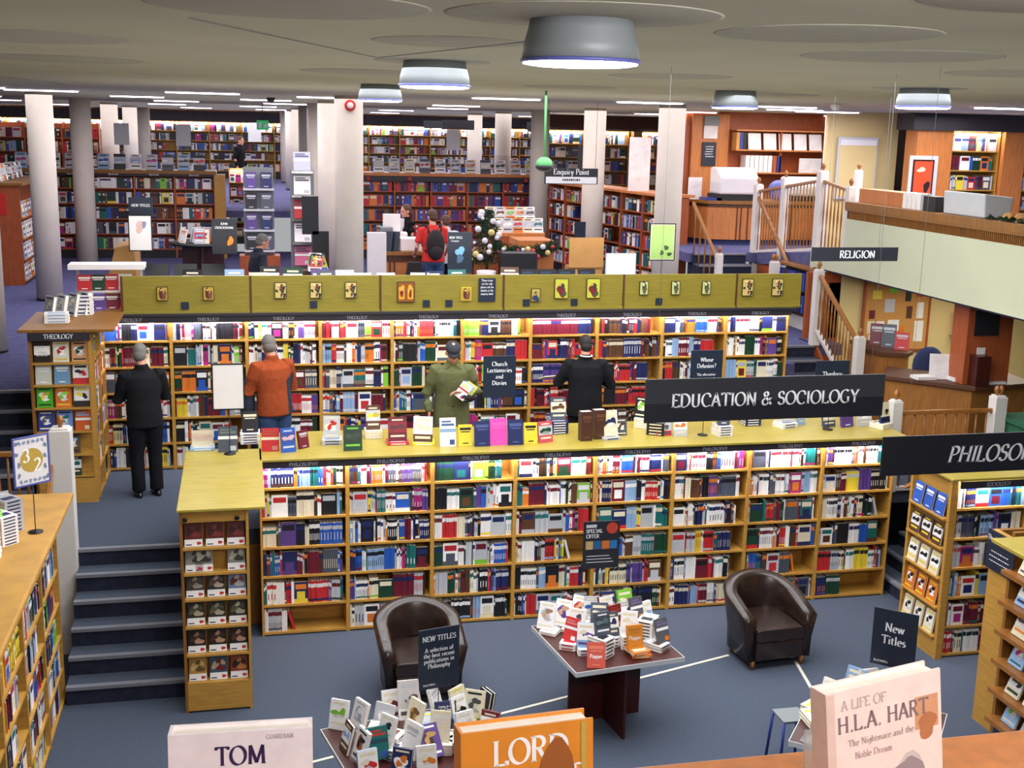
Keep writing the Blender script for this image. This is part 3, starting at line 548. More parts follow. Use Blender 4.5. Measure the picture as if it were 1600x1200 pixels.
for si,z in enumerate(EZ):
    for k in range(3):
        if si==4 and k==1: x=.2
        else: x=.115+.185*k
        c=ES[si][k]; b=loose_book(.155,.215,.018,PCD['cream'],(5,lin(c[0]),lin(c[1]),lin(c[2])))
        put(b,f'paperback with white red-sealed label, {["left","middle","right"][k]} one on the {["lowest","second lowest","third lowest","third highest","second highest","top"][si]} shelf of the end bookcase',(-.6+x,10.6,z+.002),0,12,group='sealed paperbacks on the end bookcase')
# theology row
BT=bay_proto('bookcase',.9,.33,wood,'THEOLOGY'); 
for i in range(10):
    x=-1.775+.9*i+.013; x=-1.77+.9*i
    M=place_bay(BT,i==0,(x,14.98,1.07),0,f'tall oak bookcase, {ordw(i)} from left in the back theology row','row of theology bookcases')
    pal=['maroon','red','black','purple','navy blue','brown'] if i in (6,7) else None
    fill(M,.9,SH,HS,('back',i),palette=pal,faces=.08)
PX=[-1.42,.09,1.68,3.26,4.87,6.45,7.4]
for i in range(6):
    t=thing('panelling',f'yellow-green oak panel above the theology shelves, {ordw(i)} from left','panel',(PX[i],15.0,3.03),0,'oak panels above theology')
    w_=PX[i+1]-PX[i]; MB().box(.012,w_-.012,0,.03,.0,.45).obj('board','oak_panel',t,bev=.004); MB().box(-.012,.012,-.006,.03,0,.45).obj('joint_strip','walnut',t); MB().box(.012,w_-.012,-.03,.03,0,.025).obj('ledge','oak_panel',t)
tag(MB().box(-1.6,7.3,14.9,15.04,3.002,3.03).obj('fascia_cover','fascia'),'thin dark board capping the theology bookcases','board')  # added board, keeps the strip light from spilling onto the panels
ob=MB().box(-1.42,7.4,15.05,15.95,3.0,3.12).obj('countertop','oak_dark'); tag(ob,'broad dark counter behind the yellow oak panels','counter')
# icons hung on the panels
IC=[(254,449,.13,.17,0),(323,449,.13,.17,0),(436,447,.145,.2,1),(492,447,.145,.2,1),(547,444,.145,.2,1),(636,449,.22,.26,2),(732,452,.13,.17,3),(842,452,.12,.17,4),(881,446,.185,.26,5),(932,445,.185,.26,5),(1013,440,.12,.18,6),(1063,440,.12,.18,6),(1112,440,.12,.18,6),(1178,446,.16,.23,1),(1225,446,.16,.23,1)]
IX=[-.95,-.41,.45,.88,1.31,2.0,2.77,3.68,4.02,4.45,5.14,5.58,6.01,6.6,7.03]
ID=['small gilt icon of two figures','small gilt icon of two figures','patchwork icon of many coloured scenes','patchwork icon of many coloured scenes','patchwork icon of many coloured scenes','wide brown wooden icon with two arched figures','small yellow framed icon beside the dark notice','small icon of a single bearded figure','bright yellow icon with red robed figure','bright yellow icon with red robed figure','slim pale icon','slim pale icon','slim pale icon','dark edged icon crowded with figures','dark edged icon crowded with figures']
for i,((px,py,w_,h_,st),x) in enumerate(zip(IC,IX)):
    z=3.27+(.03 if st in(1,5,6) else 0)+(.0 if st!=4 else -.02)
    if st in(3,4): z-=.03
    m=MB().box(-w_/2,w_/2,0,.018,-h_/2,h_/2,lin('#3a2c18') if st!=3 else lin('#d8c040'))
    a,b_=w_/2-.008,h_/2-.008; e=-.0012
    g=lin(['#b89a3c','#cbb870','#8a5020','#b0902c','#b0a050','#c0c040','#c4c88a'][st]); m.quad((-a,e,-b_),(a,e,-b_),(a,e,b_),(-a,e,b_),g)
    rr=random.Random(i//1+st*9 if st!=1 else 5)
    if st in(0,3): blob(m,-.015,.0,.028,.06,e-.001,lin('#5a2a22')); blob(m,.025,-.02,.025,.045,e-.0015,lin('#7a4a3a')); blob(m,-.01,.045,.012,.014,e-.002,lin('#d8b088'))
    elif st==1:
        for k in range(14): blob(m,rr.uniform(-a*.75,a*.75),rr.uniform(-b_*.8,b_*.8),.016,.02,e-.001-.0003*k,lin(rr.choice(['#7a2a20','#2c3a2a','#1a1a18','#a04a30','#e0cfa0','#3a4a5a'])))
    elif st==2:
        for sx in(-1,1): m.quad((sx*.055-.035,e-.001,-.09),(sx*.055+.035,e-.001,-.09),(sx*.055+.035,e-.001,.05),(sx*.055-.035,e-.001,.05),lin('#d8a030')); blob(m,sx*.055,.05,.035,.035,e-.0011,lin('#d8a030')); blob(m,sx*.055,-.02,.018,.05,e-.002,lin('#7a1c18')); blob(m,sx*.055,.04,.011,.012,e-.0025,lin('#caa080'))
    elif st==4: blob(m,0,-.04,.04,.045,e-.001,lin('#2c3a5a')); blob(m,0,.02,.02,.026,e-.002,lin('#4a3226')); blob(m,0,.012,.012,.016,e-.003,lin('#b88a6a'))
    elif st==5: blob(m,0,-.03,.055,.075,e-.001,lin('#7a2030')); blob(m,.015,.03,.03,.04,e-.002,lin('#34402a')); blob(m,-.02,.05,.015,.018,e-.003,lin('#c89a70')); blob(m,.04,-.07,.03,.03,e-.002,lin('#2c5a3a'))
    else: blob(m,0,.03,.035,.05,e-.001,lin('#3c4030')); blob(m,.01,-.03,.03,.04,e-.002,lin('#5a5a40')); blob(m,-.01,.05,.018,.02,e-.003,lin('#d8dca0'))
    cnt=[ID[:i+1].count(ID[i]),ID.count(ID[i])]
    lab=ID[i]+', on the oak panel'+('' if cnt[1]==1 else ', '+({2:['left','right'],3:['left','middle','right']}[cnt[1]][cnt[0]-1])+' of '+{2:'the pair',3:'the three'}[cnt[1]]) if ID.count(ID[i])!=2 or i not in() else ID[i]
    tag(m.obj('icon','print',None,(x,14.975,z)),lab,'icon','icons on the oak panels')
for i,x in enumerate((-.69,.85,2.26,2.55,3.56,4.2,5.36)): tag(MB().box(-.045,.045,0,.008,-.045,.045).obj('price_card','sign_navy',None,(x,14.985,3.12)),f'small dark price card, {ordw(i)} from left along the oak panels','card','price cards on the oak panels')
nt=thing('notice','dark notice with five lines of white text on the oak panel','notice',(3.04,14.985,3.3)); b=MB().box(-.11,.11,-.004,.008,-.16,.14).obj('board','sign_navy',nt); m=MB()
for k,s in enumerate(['These icons','are for sale','please ask for','details at the','enquiry desk']): text(m,s,.026,0,.1-k*.043,-.007,.18)
m.obj('lettering','lettering',b)
# theology end unit (left)
te=thing('end_bookcase','oak theology end bookcase with colourful face-out books, left of the man in black','bookcase',(-2.3,13.75,1.07))
MB().box(0,.03,0,1.25,0,1.93).obj('side_panel','oak_dark',te); MB().box(.62,.65,0,.03,0,1.93).obj('side_panel','oak',te); MB().box(.03,.62,.14,.16,.1,1.93).obj('back_panel','oak',te)
MB().box(.03,.62,0,.03,0,.3).obj('kick_panel','oak',te); MB().box(-.1,.9,-.03,1.3,1.95,1.985).obj('worktop','oak_dark',te,bev=.005)
f=MB().box(0,.65,-.03,-.005,1.86,1.95).obj('fascia','fascia',te); text(MB(),'THEOLOGY',.05,.32,1.885,-.0325,.17).obj('lettering','lettering',f)
TZ=[.32,.63,.93,1.22,1.5]; TZ=[.31,.62,.91,1.19,1.475]+[1.475+.0]; TZ=[.31,.61,.9,1.185,1.49]
for z in TZ: MB().box(.03,.62,0,.14,z-.02,z).obj('shelf','oak',te)
TC=[[('pale blue','#6f93b0',0),('dark green','#1f3b26',2)],[('pale grey','#b9b6ae',4),('brown','#5c4c36',4)],[('navy blue','#2a3e90',4),('bright blue','#6a8ad0',4),('orange','#c85a20',3)],[('lime green','#43b01c',4),('orange','#d8702a',4),('black','#2a2624',1)],[('pale grey','#c8ccc0',0),('pale blue','#6a96ba',0),('red','#c02c34',1)]]
TC.append([('black','#241a16',2),('cream','#e0dccc',4),('orange','#d29a6a',4)]); TZ.append(1.49+.0); TZ[-1]=1.49
TZ=[.31,.565,.83,1.1,1.36,1.61]
for o in [c for c in te.children if c.name.startswith('shelf')]: bpy.data.objects.remove(o)
for z in TZ: MB().box(.03,.62,0,.14,z-.02,z).obj('shelf','oak',te)
for si,row in enumerate(TC):
    for k,(nm,h,st) in enumerate(row):
        b=loose_book(.165,.225,.02,lin(h),(st,vary(PCD['white']),lin(h) if st in(1,) else vary(rnd.choice(PC)[1]),vary(rnd.choice([PCD['black'],PCD['yellow'],PCD['cream']]))),[('GOD',.05,.085,.07,PCD['white'])] if si==5 and k==0 else None)
        put(b,f'{nm} face-out book, {["left","middle","right"][k]} on the {["lowest","second lowest","third lowest","third highest","second highest","top"][si]} shelf of the theology end bookcase',(-2.3+(.13 if len(row)==3 else .2)+.195*k,13.79,1.07+TZ[si]+.002),0,9,group='face-out books on the theology end bookcase')
# side bays of the end unit, facing right
BS=bay_proto('bookcase',.52,.3,wood,None)
for i in range(2):
    M=place_bay(BS,i==0,(-1.64,13.93+.52*i,1.07),PI/2,'narrow oak bookcase facing right, '+['nearer the camera','against the back row'][i]+', behind the man in black','side shelves of the theology end'); fill(M,.52,SH,HS,('side',i),faces=.3)
# left counter
BL=bay_proto('bookcase',.9,.33,wood,None,H=1.93)
for i in range(6):
    M=place_bay(BL,i==0,(-1.7,10.1-.9*i,0),PI/2,f'oak bookcase under the left counter, {ordw(i)} from the stairs','bookcases under the left counter'); fill(M,.9,SH,HS,('left',i),gap=.4,faces=.12)
lc=thing('countertop','long oak counter top on the left loaded with book piles','counter',(-2.9,4.6,1.93)); MB().box(.0,1.33,0,6.6,0,.028).obj('board','oak',lc,bev=.006); MB().box(1.31,1.34,0,6.6,-.012,.02).obj('edge','oak',lc); tag(MB().box(-2.9,-2.06,4.6,11,0,1.93).obj('cabinet','oak_dark'),'long dark cabinet backing the left bookcases','cabinet')
# sociology case right
BSo=bay_proto('bookcase',.85,.33,wood,'SOCIOLOGY')
for i in range(3):
    M=place_bay(BSo,i==0,(7.02+.85*i,10.45,0),0,f'oak sociology bookcase, {ordw(i)} from left, behind the philosophy sign','sociology bookcases'); fill(M,.85,SH,HS,('soc',i),faces=.08)
so=thing('end_bookcase','narrow oak end rack of slanted face-out books left of the sociology shelves','bookcase',(6.94,10.42,0))
MB().box(0,.07,0,.05,0,1.93).obj('side_panel','oak',so); MB().box(0,.07,.72,.76,0,1.93).obj('side_panel','oak',so); MB().box(.06,.075,.05,.72,0,1.93).obj('back_panel','oak',so)
tag(MB().box(6.92,9.6,10.39,11.22,1.932,1.96).obj('countertop','oak_top',bev=.006),'yellow oak counter top over the sociology bookcases','counter'); MB().box(.0,.06,.05,.72,0,.2).obj('kick_panel','oak',so)
SZ=[.24,.56,.88,1.2,1.52]
for z in SZ: MB().box(-.03,.06,.05,.72,z-.02,z).obj('shelf','oak',so)
SC=[('cream',2),('orange',1),('cream',0),('cream',4),('bright blue',0),('maroon',4)]
for si,z in enumerate(SZ):
    nm,st=[('cream',4),('orange',4),('cream',2),('brown',2),('bright blue',0)][si]
    for k in range(3):
        b=loose_book(.16,.23,.02,vary(PCD[nm]),(st,vary(PCD['white']),vary(PCD['black']),vary(PCD['yellow'])))
        put(b,f'{nm} face-out book, {["far","middle","near"][k]} one on the {["lowest","second lowest","middle","second highest","top"][si]} shelf of the sociology end rack',(6.93,11.03-.21*k,z+.002),-PI/2,9,group='face-out books on the sociology end rack')
# rightmost unit
ru=thing('display_bookcase','oak display bookcase with yellow top cut by the right frame edge','bookcase',(6.58,7.2,0))
MB().box(0,.05,1.72,2.0,0,1.86).obj('end_panel','oak',ru); MB().box(.05,.6,1.95,2.,0,1.86).obj('side_panel','oak_dark',ru); MB().box(.3,.33,0,1.72,0,1.93).obj('back_panel','oak',ru); MB().box(.0,.3,1.68,1.72,0,1.93).obj('side_panel','oak_dark',ru)
MB().box(-.36,.65,-.1,1.5,1.93,1.965).obj('worktop','oak_top',ru,bev=.006); MB().box(0,.3,0,1.68,0,.14).obj('kick_panel','blue_cloth',ru)
RZ=[.18,.46,.74,1.02,1.3,1.58]
for z in RZ: MB().prismY([(0-.1,z-.02),(.3,z-.04),(.3,z),(-.1,z+.02)],0,1.68).obj('shelf','rail_oak',ru)
for si,z in enumerate(RZ):
    for k in range(4):
        nm=['pale blue','lime green','pale grey','cream','yellow','white'][(si*3+k*2)%6]; b=loose_book(.19,.25,.02,vary(PCD[nm]),(rnd.choice([1,2,4]),vary(PCD['white']),vary(rnd.choice(PC)[1]),vary(rnd.choice(PC)[1])))
        put(b,f'{nm} slanted face-out book, {ordw(k)} from the far end on the {ordw(si)} shelf from the floor of the rightmost unit',(6.57,8.68-.26*k,z+.022),-PI/2,22,group='slanted books on the rightmost unit')
np_=thing('notice','dark notice The Art of Living fixed to the yellow-topped unit on the right','notice',(6.57,9.03,1.5)); b=MB().box(-.008,0,-.2,.2,0,.36).obj('board','sign_navy',np_)
m=MB(); text(m,'The Art of Living',.045,0,.27,0,.17); 
smallprint(m,.3,.17,3,0,.045)
o=m.obj('lettering','lettering',b); o.rotation_euler=(0,0,-PI/2); o.location=(-.012,0,0)
# ================= upper levels =================
MW=('cherry','cherry'); SHF=[1.62,1.27,.92,.57,.22]; HSF=hs_of(SHF,1.96)
BM=bay_proto('bookcase',.9,.33,MW,'MEDICINE','tube_far',1.98,SHF,letter='lettering')
for o in [c for c in BM.children if c.name.startswith('strip_light')]: bpy.data.objects.remove(o)
for i in range(5):
    M=place_bay(BM,i==0,(-1.5-.9*i,29.5,2.14),0,f'cherry wood medicine bookcase, {ordw(i)} from right, behind the left columns','medicine bookcases'); fill(M,.9,SHF,HSF,('med',i),far=True,scale=1.25)
tag(MB().box(-6,-.55,29.4,30.3,4.1,4.18).obj('countertop','oak_dark'),'long wooden counter top over the medicine bookcases','counter')
tag(MB().box(-.6,-.35,29.42,29.85,2.14,4.1).obj('end_panel_post','oak'),'oak end post at the right of the medicine bookcases','post')
BF=bay_proto('bookcase',.9,.33,MW,None,'tube_far',1.98,SHF)
for i in range(6):
    M=place_bay(BF,i==0,(2.75+.9*i,29.5,2.14),0,f'cherry wood bookcase of red and blue books, {ordw(i)} from left behind the cash desk','bookcases behind the cash desk')
    fill(M,.9,SHF,HSF,('cash',i),far=True,scale=1.2,palette=['red','maroon','navy blue','bright blue','teal green','purple','red','orange'])
f=tag(MB().box(2.7,8.2,29.40,29.44,4.0,4.12).obj('fascia_board','fascia'),'dark lettered board above the shelves behind the cash desk','board')
for x in (3.0,4.0,6.9): MB().lathe([(.05,0),(.05,.01),(.001,.011)],n=16).obj('emblem','emblem_red',f,(x,29.395,4.06)).rotation_euler=(R(90),0,0)
tag(MB().box(2.7,8.,29.4,30.3,4.13,4.2).obj('countertop','cherry_light'),'long wooden counter top above the red bookshelves','counter')
BK=bay_proto('bookcase',.9,.33,('oak','oak'),None,'tube_far',1.98,SHF); MB().box(.05,.85,-.03,-.01,1.9,1.93).obj('strip_light','tube_far',BK)
M=place_bay(BK,True,(-.3,33.,2.14),0,'bright lit bookcase with rows of pink covers right of the medicine shelves','lit bookcases far back'); fill(M,.9,SHF,HSF,('lit',0),far=True,palette=['magenta','maroon','cream','white'],faces=.7)
# far wall, lit cases
BW=bay_proto('bookcase',1.2,.4,('oak','cherry'),None,'tube_far',2.1,[1.75,1.4,1.05,.7,.3]); MB().box(.05,1.15,-.05,-.02,2.02,2.06).obj('strip_light','tube_far',BW)
SHW=[1.75,1.4,1.05,.7,.3]; HSW=hs_of(SHW,2.1)
for i in range(25):
    M=place_bay(BW,i==0,(-9.5+1.2*i,47.7,3.21),0,f'lit bookcase on the far back wall, {ordw(i)} from left','lit bookcases on the far wall'); fill(M,1.2,SHW,HSW,('wall',i),far=True,scale=1.35,faces=.15)
tag(MB().box(-10,21,47.6,47.75,5.32,5.7).obj('pelmet','fascia'),'dark pelmet running above the far wall bookcases','pelmet')
BR=bay_proto('bookcase',1.0,.4,('oak','cherry'),None,'tube_far',2.1,SHW); MB().box(.05,.95,-.05,-.02,2.02,2.06).obj('strip_light','tube_far',BR)
for i in range(6):
    M=place_bay(BR,i==0,(7.9+1.25*i,31.5+.0*i,3.21),R(-12),f'oak bookcase in the alcoves behind the enquiry sign, {ordw(i)} from left','alcove bookcases'); fill(M,1.,SHW,HSW,('alc',i),far=True,scale=1.1)
    tag(MB().box(0,.24,-.2,.25,0,2.1).obj('wood_pier','oak',None,(8.93+1.25*i,31.25,3.21)),f'oak pier between alcove bookcases, {ordw(i)} from left','pier','oak piers')
tag(MB().box(7.5,17,31.,31.3,5.35,5.7).obj('pelmet','walnut'),'dark wooden pelmet above the alcove bookcases','pelmet')
# slanting low case
for i in range(6):
    M=place_bay(copy_tree(BF),True,(6.95+.149*i,27.3-.915*i,2.14),R(-80.7),f'cherry wood bookcase in the slanting row beside the information steps, {ordw(i)} from far end','slanting row of bookcases')
    fill(M,.9,SHF,HSF,('slant',i),far=True,scale=1.1)
t=thing('countertop','wooden counter top over the slanting row of bookcases','counter',(6.95,27.3,4.1),R(-80.7)); MB().box(0,5.6,-.05,.6,0,.05).obj('board','cherry_light',t); MB().box(5.42,5.56,.0,.5,-1.96,0).obj('end_panel','cherry',t)
# red case far left
t=thing('bookcase','tall cherry bookcase end with red notice at the left edge','bookcase',(-4.65,24.6,2.14)); MB().box(0,.55,0,.04,0,1.9).obj('end_panel','cherry',t); MB().box(0,.3,.04,3.5,0,1.9).obj('back_panel','cherry',t); MB().box(-.6,.62,-.05,3.5,1.9,1.95).obj('countertop','oak_dark',t)
for z in (.1,.5,.9,1.3): MB().box(.3,.58,.04,3.5,z-.03,z).obj('shelf','cherry_light',t)
MB().box(.05,.3,-.012,0,1.35,1.75).obj('red_notice','shirt_red',t)
for k in range(4):
    for q in range(5):
        nm=rnd.choice(['orange','white','pale grey','pale blue']); put(loose_book(.24,.3,.03,PCD[nm],(2,vary(PCD['white']),vary(rnd.choice(PC)[1]),PCD['black'])),f'{nm} face-out book, {ordw(q)} from the near end on the {ordw(k)} shelf up of the red-notice bookcase',(-4.07,24.8+.34*q,2.14+(.1,.5,.9,1.3)[k]),PI/2,8,group='books on the side of the red-notice bookcase')
# newels, rails and balusters
def newel(x,y,z0,z1,label,s=.055,double=False):
    t=thing('newel_post',label,'post',(x,y,z0),0,'white newel posts')
    MB().box(-s,s,-s,s,0,z1-z0).prism([(-s*.8,-s*.8),(s*.8,-s*.8),(s*.8,s*.8),(-s*.8,s*.8)],z1-z0,z1-z0+.02).obj('post','white_paint',t,bev=.006)
    for dx in ((-.03,.03) if double else (0,)): MB().lathe([(.022,0),(.018,.02),(.034,.05),(.036,.07),(.024,.1),(.008,.12)],c=(dx,0,z1-z0+.02),n=14).obj('finial','rail_oak',t)
    return t
def rail(name,label,a,b,drop,n,thick=.03,sub=True,wood='rail_oak'):
    """rail from a to b with balusters going down by drop"""
    a=Vector(a);b=Vector(b); t=thing(name,label,'railing',tuple(a)); d=b-a
    L=d.length; X=Matrix.Translation((0,0,0))
    m=MB(); s=d.cross(Vector((0,0,1))).normalized()*thick; u=Vector((0,0,1))*thick*.8
    vs=[tuple(p+q) for p in (Vector(),d) for q in (-s-u,s-u,s*.8+u,-s*.8+u)]; m.add(vs,[(0,3,2,1),(4,5,6,7),(0,1,5,4),(1,2,6,5),(2,3,7,6),(3,0,4,7)]); m.obj('handrail',wood,t,bev=.006)
    for k in range(n):
        p=d*((k+.5)/n); MB().lathe([(.013,-drop),(.013,-drop*.75),(.009,-drop*.68),(.018,-drop*.45),(.012,-drop*.3),(.011,-.02)],c=tuple(p),n=8).obj('baluster',wood,t)
    if sub: 
        vs=[tuple(p+q+Vector((0,0,-drop))) for p in (Vector(),d) for q in (-s-u,s-u,s+u,-s+u)]; MB().add(vs,[(0,3,2,1),(4,5,6,7),(0,1,5,4),(1,2,6,5),(2,3,7,6),(3,0,4,7)]).obj('base_rail','white_paint',t)
    return t
newel(9.1,20.45,2.3,4.42,'tall white newel post at the top right of the information steps',.07); newel(9.1,19.35,3.2,4.58,'white newel post in the middle of the gallery railing'); newel(9.1,18.0,3.0,4.75,'tall white newel post at the front corner of the gallery railing',.075); newel(9.1,17.05,3.3,4.55,'white newel post where the gallery parapet begins',.06)
newel(10.1,18.7,3.45,4.75,'white newel post behind the corner of the gallery railing')
newel(7.72,18.75,2.14,3.35,'short white newel post at the foot of the information steps, left'); newel(8.72,18.75,2.14,3.22,'short white newel post with twin finials below the information steps',.07,True)
rail('railing','oak railing with turned balusters from the information steps to the middle post',(9.1,20.4,4.31),(9.1,19.4,4.44),1.08,9); rail('railing','oak railing with turned balusters from the middle post to the corner post',(9.1,19.3,4.45),(9.1,18.1,4.6),1.1,10); rail('railing','oak railing with pale balusters between corner post and parapet',(9.1,17.95,4.6),(9.1,17.1,4.5),1.08,7)
rail('handrail','sloping oak handrail down the right side of the information steps',(9.05,20.3,4.2),(9.0,18.8,3.15),.5,0,.035,False)
rail('handrail','sloping oak handrail down the left side of the information steps',(7.78,20.2,4.1),(7.74,18.8,3.2),.8,5,.03,False)
newel(8.6,16.9,2.14,3.3,'tall white newel post at the head of the short steps beside the office',.065); newel(8.6,15.5,1.07,2.5,'white newel post at the foot of the short steps beside the office',.065)
rail('railing','sloping oak railing with turned balusters beside the office steps',(8.6,16.85,3.22),(8.6,15.55,2.42),.82,13,.035)
struct('trim_2',MB().prismX([(15.45,1.07),(17.5,1.07),(17.5,2.14),(16.9,2.14)],8.62,8.66),'cherry')
newel(7.66,12.82,1.07,2.2,'white newel post with oak finial behind the last philosophy books',.065); newel(9.05,12.82,1.07,2.22,'broad white newel post with twin finials left of the green chest',.08,True)
rail('railing','low oak railing with turned balusters between the two white posts behind philosophy',(7.72,12.82,2.05),(8.98,12.82,2.05),.95,9,.03)
rail('handrail','sloping oak handrail beside the small dark steps',(7.46,12.1,1.35),(7.6,11.25,1.9),.4,0,.03,False)
t=newel(-1.78,12.14,.0,2.33,'broad white post at the head of the carpeted steps, left',.10)
rail('handrail','short oak handrail leaning against the broad white post',(-1.88,12.05,1.98),(-1.86,11.7,1.7),.5,0,.03,False); rail('railing','small run of oak balusters behind the number sign',(-2.0,12.3,2.05),(-2.45,12.3,2.05),.9,5,.03)
# gallery counter on the parapet
t=thing('gallery_counter','long wooden counter with dark slatted vent along the right gallery parapet','counter',(8.93,4.,4.09))
MB().box(-.01,.6,0,12.86,.15,.255).obj('worktop','oak_dark',t); v=MB().box(.04,.1,0,12.86,0,.149).obj('vent','vent',t)
m=MB()
for k in range(320): m.box(.02,.045,k*.04,k*.04+.01,0,.125)
m.obj('slats','desk_oak',v); MB().box(.0,.03,0,12.86,.12,.15).obj('edge','oak_dark',t)
# things on the gallery counter
tag(MB().box(-.14,.14,-.75,.75,0,.2).obj('wooden_box','cherry_light',None,(9.25,16.05,4.346)),'long plain wooden box at the end of the gallery counter','box')
for k in range(4): tag(MB().box(0,.16,0,.1,0,.22,PCD['white']).obj('book','print',None,(9.04,14.98-.12*k+.35,4.346)),f'white book upright beside the wooden box, {ordw(k)} from the left','book','white books on the gallery counter')
tag(MB().box(0,.2,0,.3,0,.2).obj('black_box','black_plastic',None,(9.04,14.6,4.346)),'small black box beside the white books on the gallery counter','box')
t=thing('plastic_tray','translucent grey plastic tray with flared rim on the gallery counter','tray',(9.25,14.0,4.346)); m=MB(); m.prismY([(-.2,0),(.16,0),(.2,.26),(-.22,.3)],-.5,.42).obj('body','plastic_grey',t,bev=.02)
for k,(y,s) in enumerate(((13.1,.07),(12.85,.08),(12.6,.085),(12.35,.09),(12.1,.1))):
    m=MB(); m.ell((0,0,s*.7),(s,s*1.3,s*.75),12,8); m.ell((.02,s,.05),(s*.5,s*.6,s*.5)); tag(m.obj('sponge',['cork','cardboard','desk_oak','cork','cardboard'][k],None,(9.12,y,4.346)),f'rough tan natural sponge, {ordw(k)} from the left along the gallery counter','sponge','sponges on the gallery counter')
m=MB()
for k in range(60): a=rnd.uniform(11.9,13.4); m.add([(0+rnd.uniform(-.05,.05),a-12.6,rnd.uniform(0,.04)),(rnd.uniform(-.1,.1),a-12.6+rnd.uniform(-.06,.06),rnd.uniform(.02,.08)),(rnd.uniform(-.1,.1),a-12.55,.0)],[(0,1,2)])
tag(m.obj('garland','fir',None,(9.05,12.6,4.346)),'green leafy garland lying among the sponges','garland')
tag(MB().prismY([(-.1,0),(.1,0),(.13,.26),(-.12,.28)],-.16,.16,lin('#5a4ab8')).obj('gift_bag','print',None,(9.2,11.75,4.346)),'purple and white gift bag at the end of the sponges','bag')
# right gallery back wall
for i,x in enumerate((12.65,14.15)):
    t=copy_tree(BR); M=place_bay(t,True,(x,20.1,3.35),0,['lit bookcase on the right gallery between wooden panels','lit bookcase at the right edge of the gallery'][i],'right gallery bookcases'); fill(M,1.,SHW,HSW,('gal',i),faces=.25,scale=1.15)
for i,(x0,x1) in enumerate(((11.9,12.62),(13.68,14.12))): tag(MB().box(x0,x1,20.0,20.4,3.4,5.48).obj('wood_cladding','cherry_light'),['broad orange-brown wood panel behind the red poster','orange-brown wood pier between the two gallery bookcases'][i],'panel')
tag(MB().box(11.75,20,19.9,20.5,5.45,5.74).obj('pelmet','fascia'),'dark pelmet above the right gallery bookcases','pelmet')
t=thing('framed_poster','red poster in a dark frame with grey mount on the right gallery','poster',(12.05,19.955,4.15)); b=MB().box(-.28,.28,0,.03,-.1,.85).obj('frame','plastic_grey',t); MB().box(-.22,.2,-.012,0,-.06,.78).obj('inner_frame','mahogany',t)
m=MB().quad((-.19,-.014,-.03),(.17,-.014,-.03),(.17,-.014,.75),(-.19,-.014,.75),lin('#d8502c')); blob(m,.08,.3,.06,.1,-.016,lin('#2c1a20')); blob(m,-.05,.6,.09,.04,-.016,lin('#f0c8b0')); m.obj('print','print',t)
t=thing('wall_mirror','tall mirror in a pale frame on the yellow wall','mirror',(11.3,21.0,4.15)); MB().box(-.42,.4,0,.04,0,1.15).obj('frame','plastic_grey',t,bev=.01); MB().box(-.38,.36,-.006,0,.05,1.0).obj('glass','wall_yellow',t); MB().box(-.38,.36,-.01,0,1.0,1.1).obj('lit_strip','lettering',t)  # mirror glass takes a flat wall colour in place of a reflection
# information desk and its back wall
t=thing('information_desk','curved wooden information desk with orange panels and dark plinth','desk',(8.5,21.9,3.21)); P=[(0,.5),(.25,.05),(.75,-.1),(2.8,-.1),(2.8,.8),(0,.8)]
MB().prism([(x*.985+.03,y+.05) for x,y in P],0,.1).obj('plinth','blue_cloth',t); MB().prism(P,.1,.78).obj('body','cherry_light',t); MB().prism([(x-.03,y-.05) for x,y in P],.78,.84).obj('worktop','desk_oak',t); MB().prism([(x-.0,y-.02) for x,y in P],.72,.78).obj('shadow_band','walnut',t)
for x in (.78,.86,1.0,1.9,2.0,2.7): MB().box(x,x+.02,-.115,-.1,.1,.74).obj('stile','walnut',t)
t=thing('copier','bulky white copier with sloping lid on the information desk','copier',(9.35,22.1,4.05)); MB().box(-.45,.45,-.2,.3,0,.12).obj('base','black_plastic',t); MB().prismX([(-.24,.12),(.3,.12),(.3,.62),(-.02,.62),(-.24,.45)],-.42,.38).obj('body','plastic_white',t,bev=.04)
t=thing('copier','grey-blue machine behind the railing on the information desk','copier',(10.9,22.1,4.05)); MB().prismX([(-.24,.1),(.3,.1),(.3,.46),(0,.46),(-.24,.3)],-.5,.5).obj('body','plastic_grey',t,bev=.05); MB().box(-.5,.5,-.2,.3,0,.1).obj('base','black_plastic',t)
o=tag(MB().lathe([(.2,0),(.2,.03),(.1,.05),(.0,.05)],n=24).obj('desk_fan','lamp_rim',None,(10.2,22.0,4.25)),'round blue desk fan beside the copier','fan'); o.rotation_euler=(R(80),0,R(-20))
tag(MB().box(-.15,.15,-.2,.2,0,.05).obj('paper_tray','blue_metal',None,(8.85,22.1,4.05)),'blue tray of papers left of the copier','tray'); tag(MB().box(-.14,.14,0,.01,0,.42).obj('notice','shirt_white',None,(8.6,22.3,4.05)),'white notice standing on the left end of the information desk','notice')
ws=thing('wall_shelves','three long wall shelves behind the information desk','shelves',(9.95,23.6,4.5))
for z in (0.04,.5,.9): MB().box(0,2.1,0,.38,z-.03,z).obj('shelf','cherry_light',ws)
MB().box(1.0,1.03,.05,.38,.04,.9).obj('divider','cherry',ws)
tag(MB().box(9.1,9.9,23.9,23.97,3.21,5.7).obj('wood_cladding','cherry_light'),'bright orange wood wall panel left of the binder shelves','panel')
for k in range(8): tag(MB().box(0,.085,0,.28,0,.34).obj('lever_file',['plastic_white','plastic_white','plastic_white','plastic_white','plastic_white','plastic_white','cherry','blue_metal'][k],None,(10.2+.1*k,23.65,4.54)),('white' if k<6 else 'red' if k==6 else 'blue')+f' lever file, {ordw(k)} from left on the middle wall shelf','file','lever files behind the information desk')
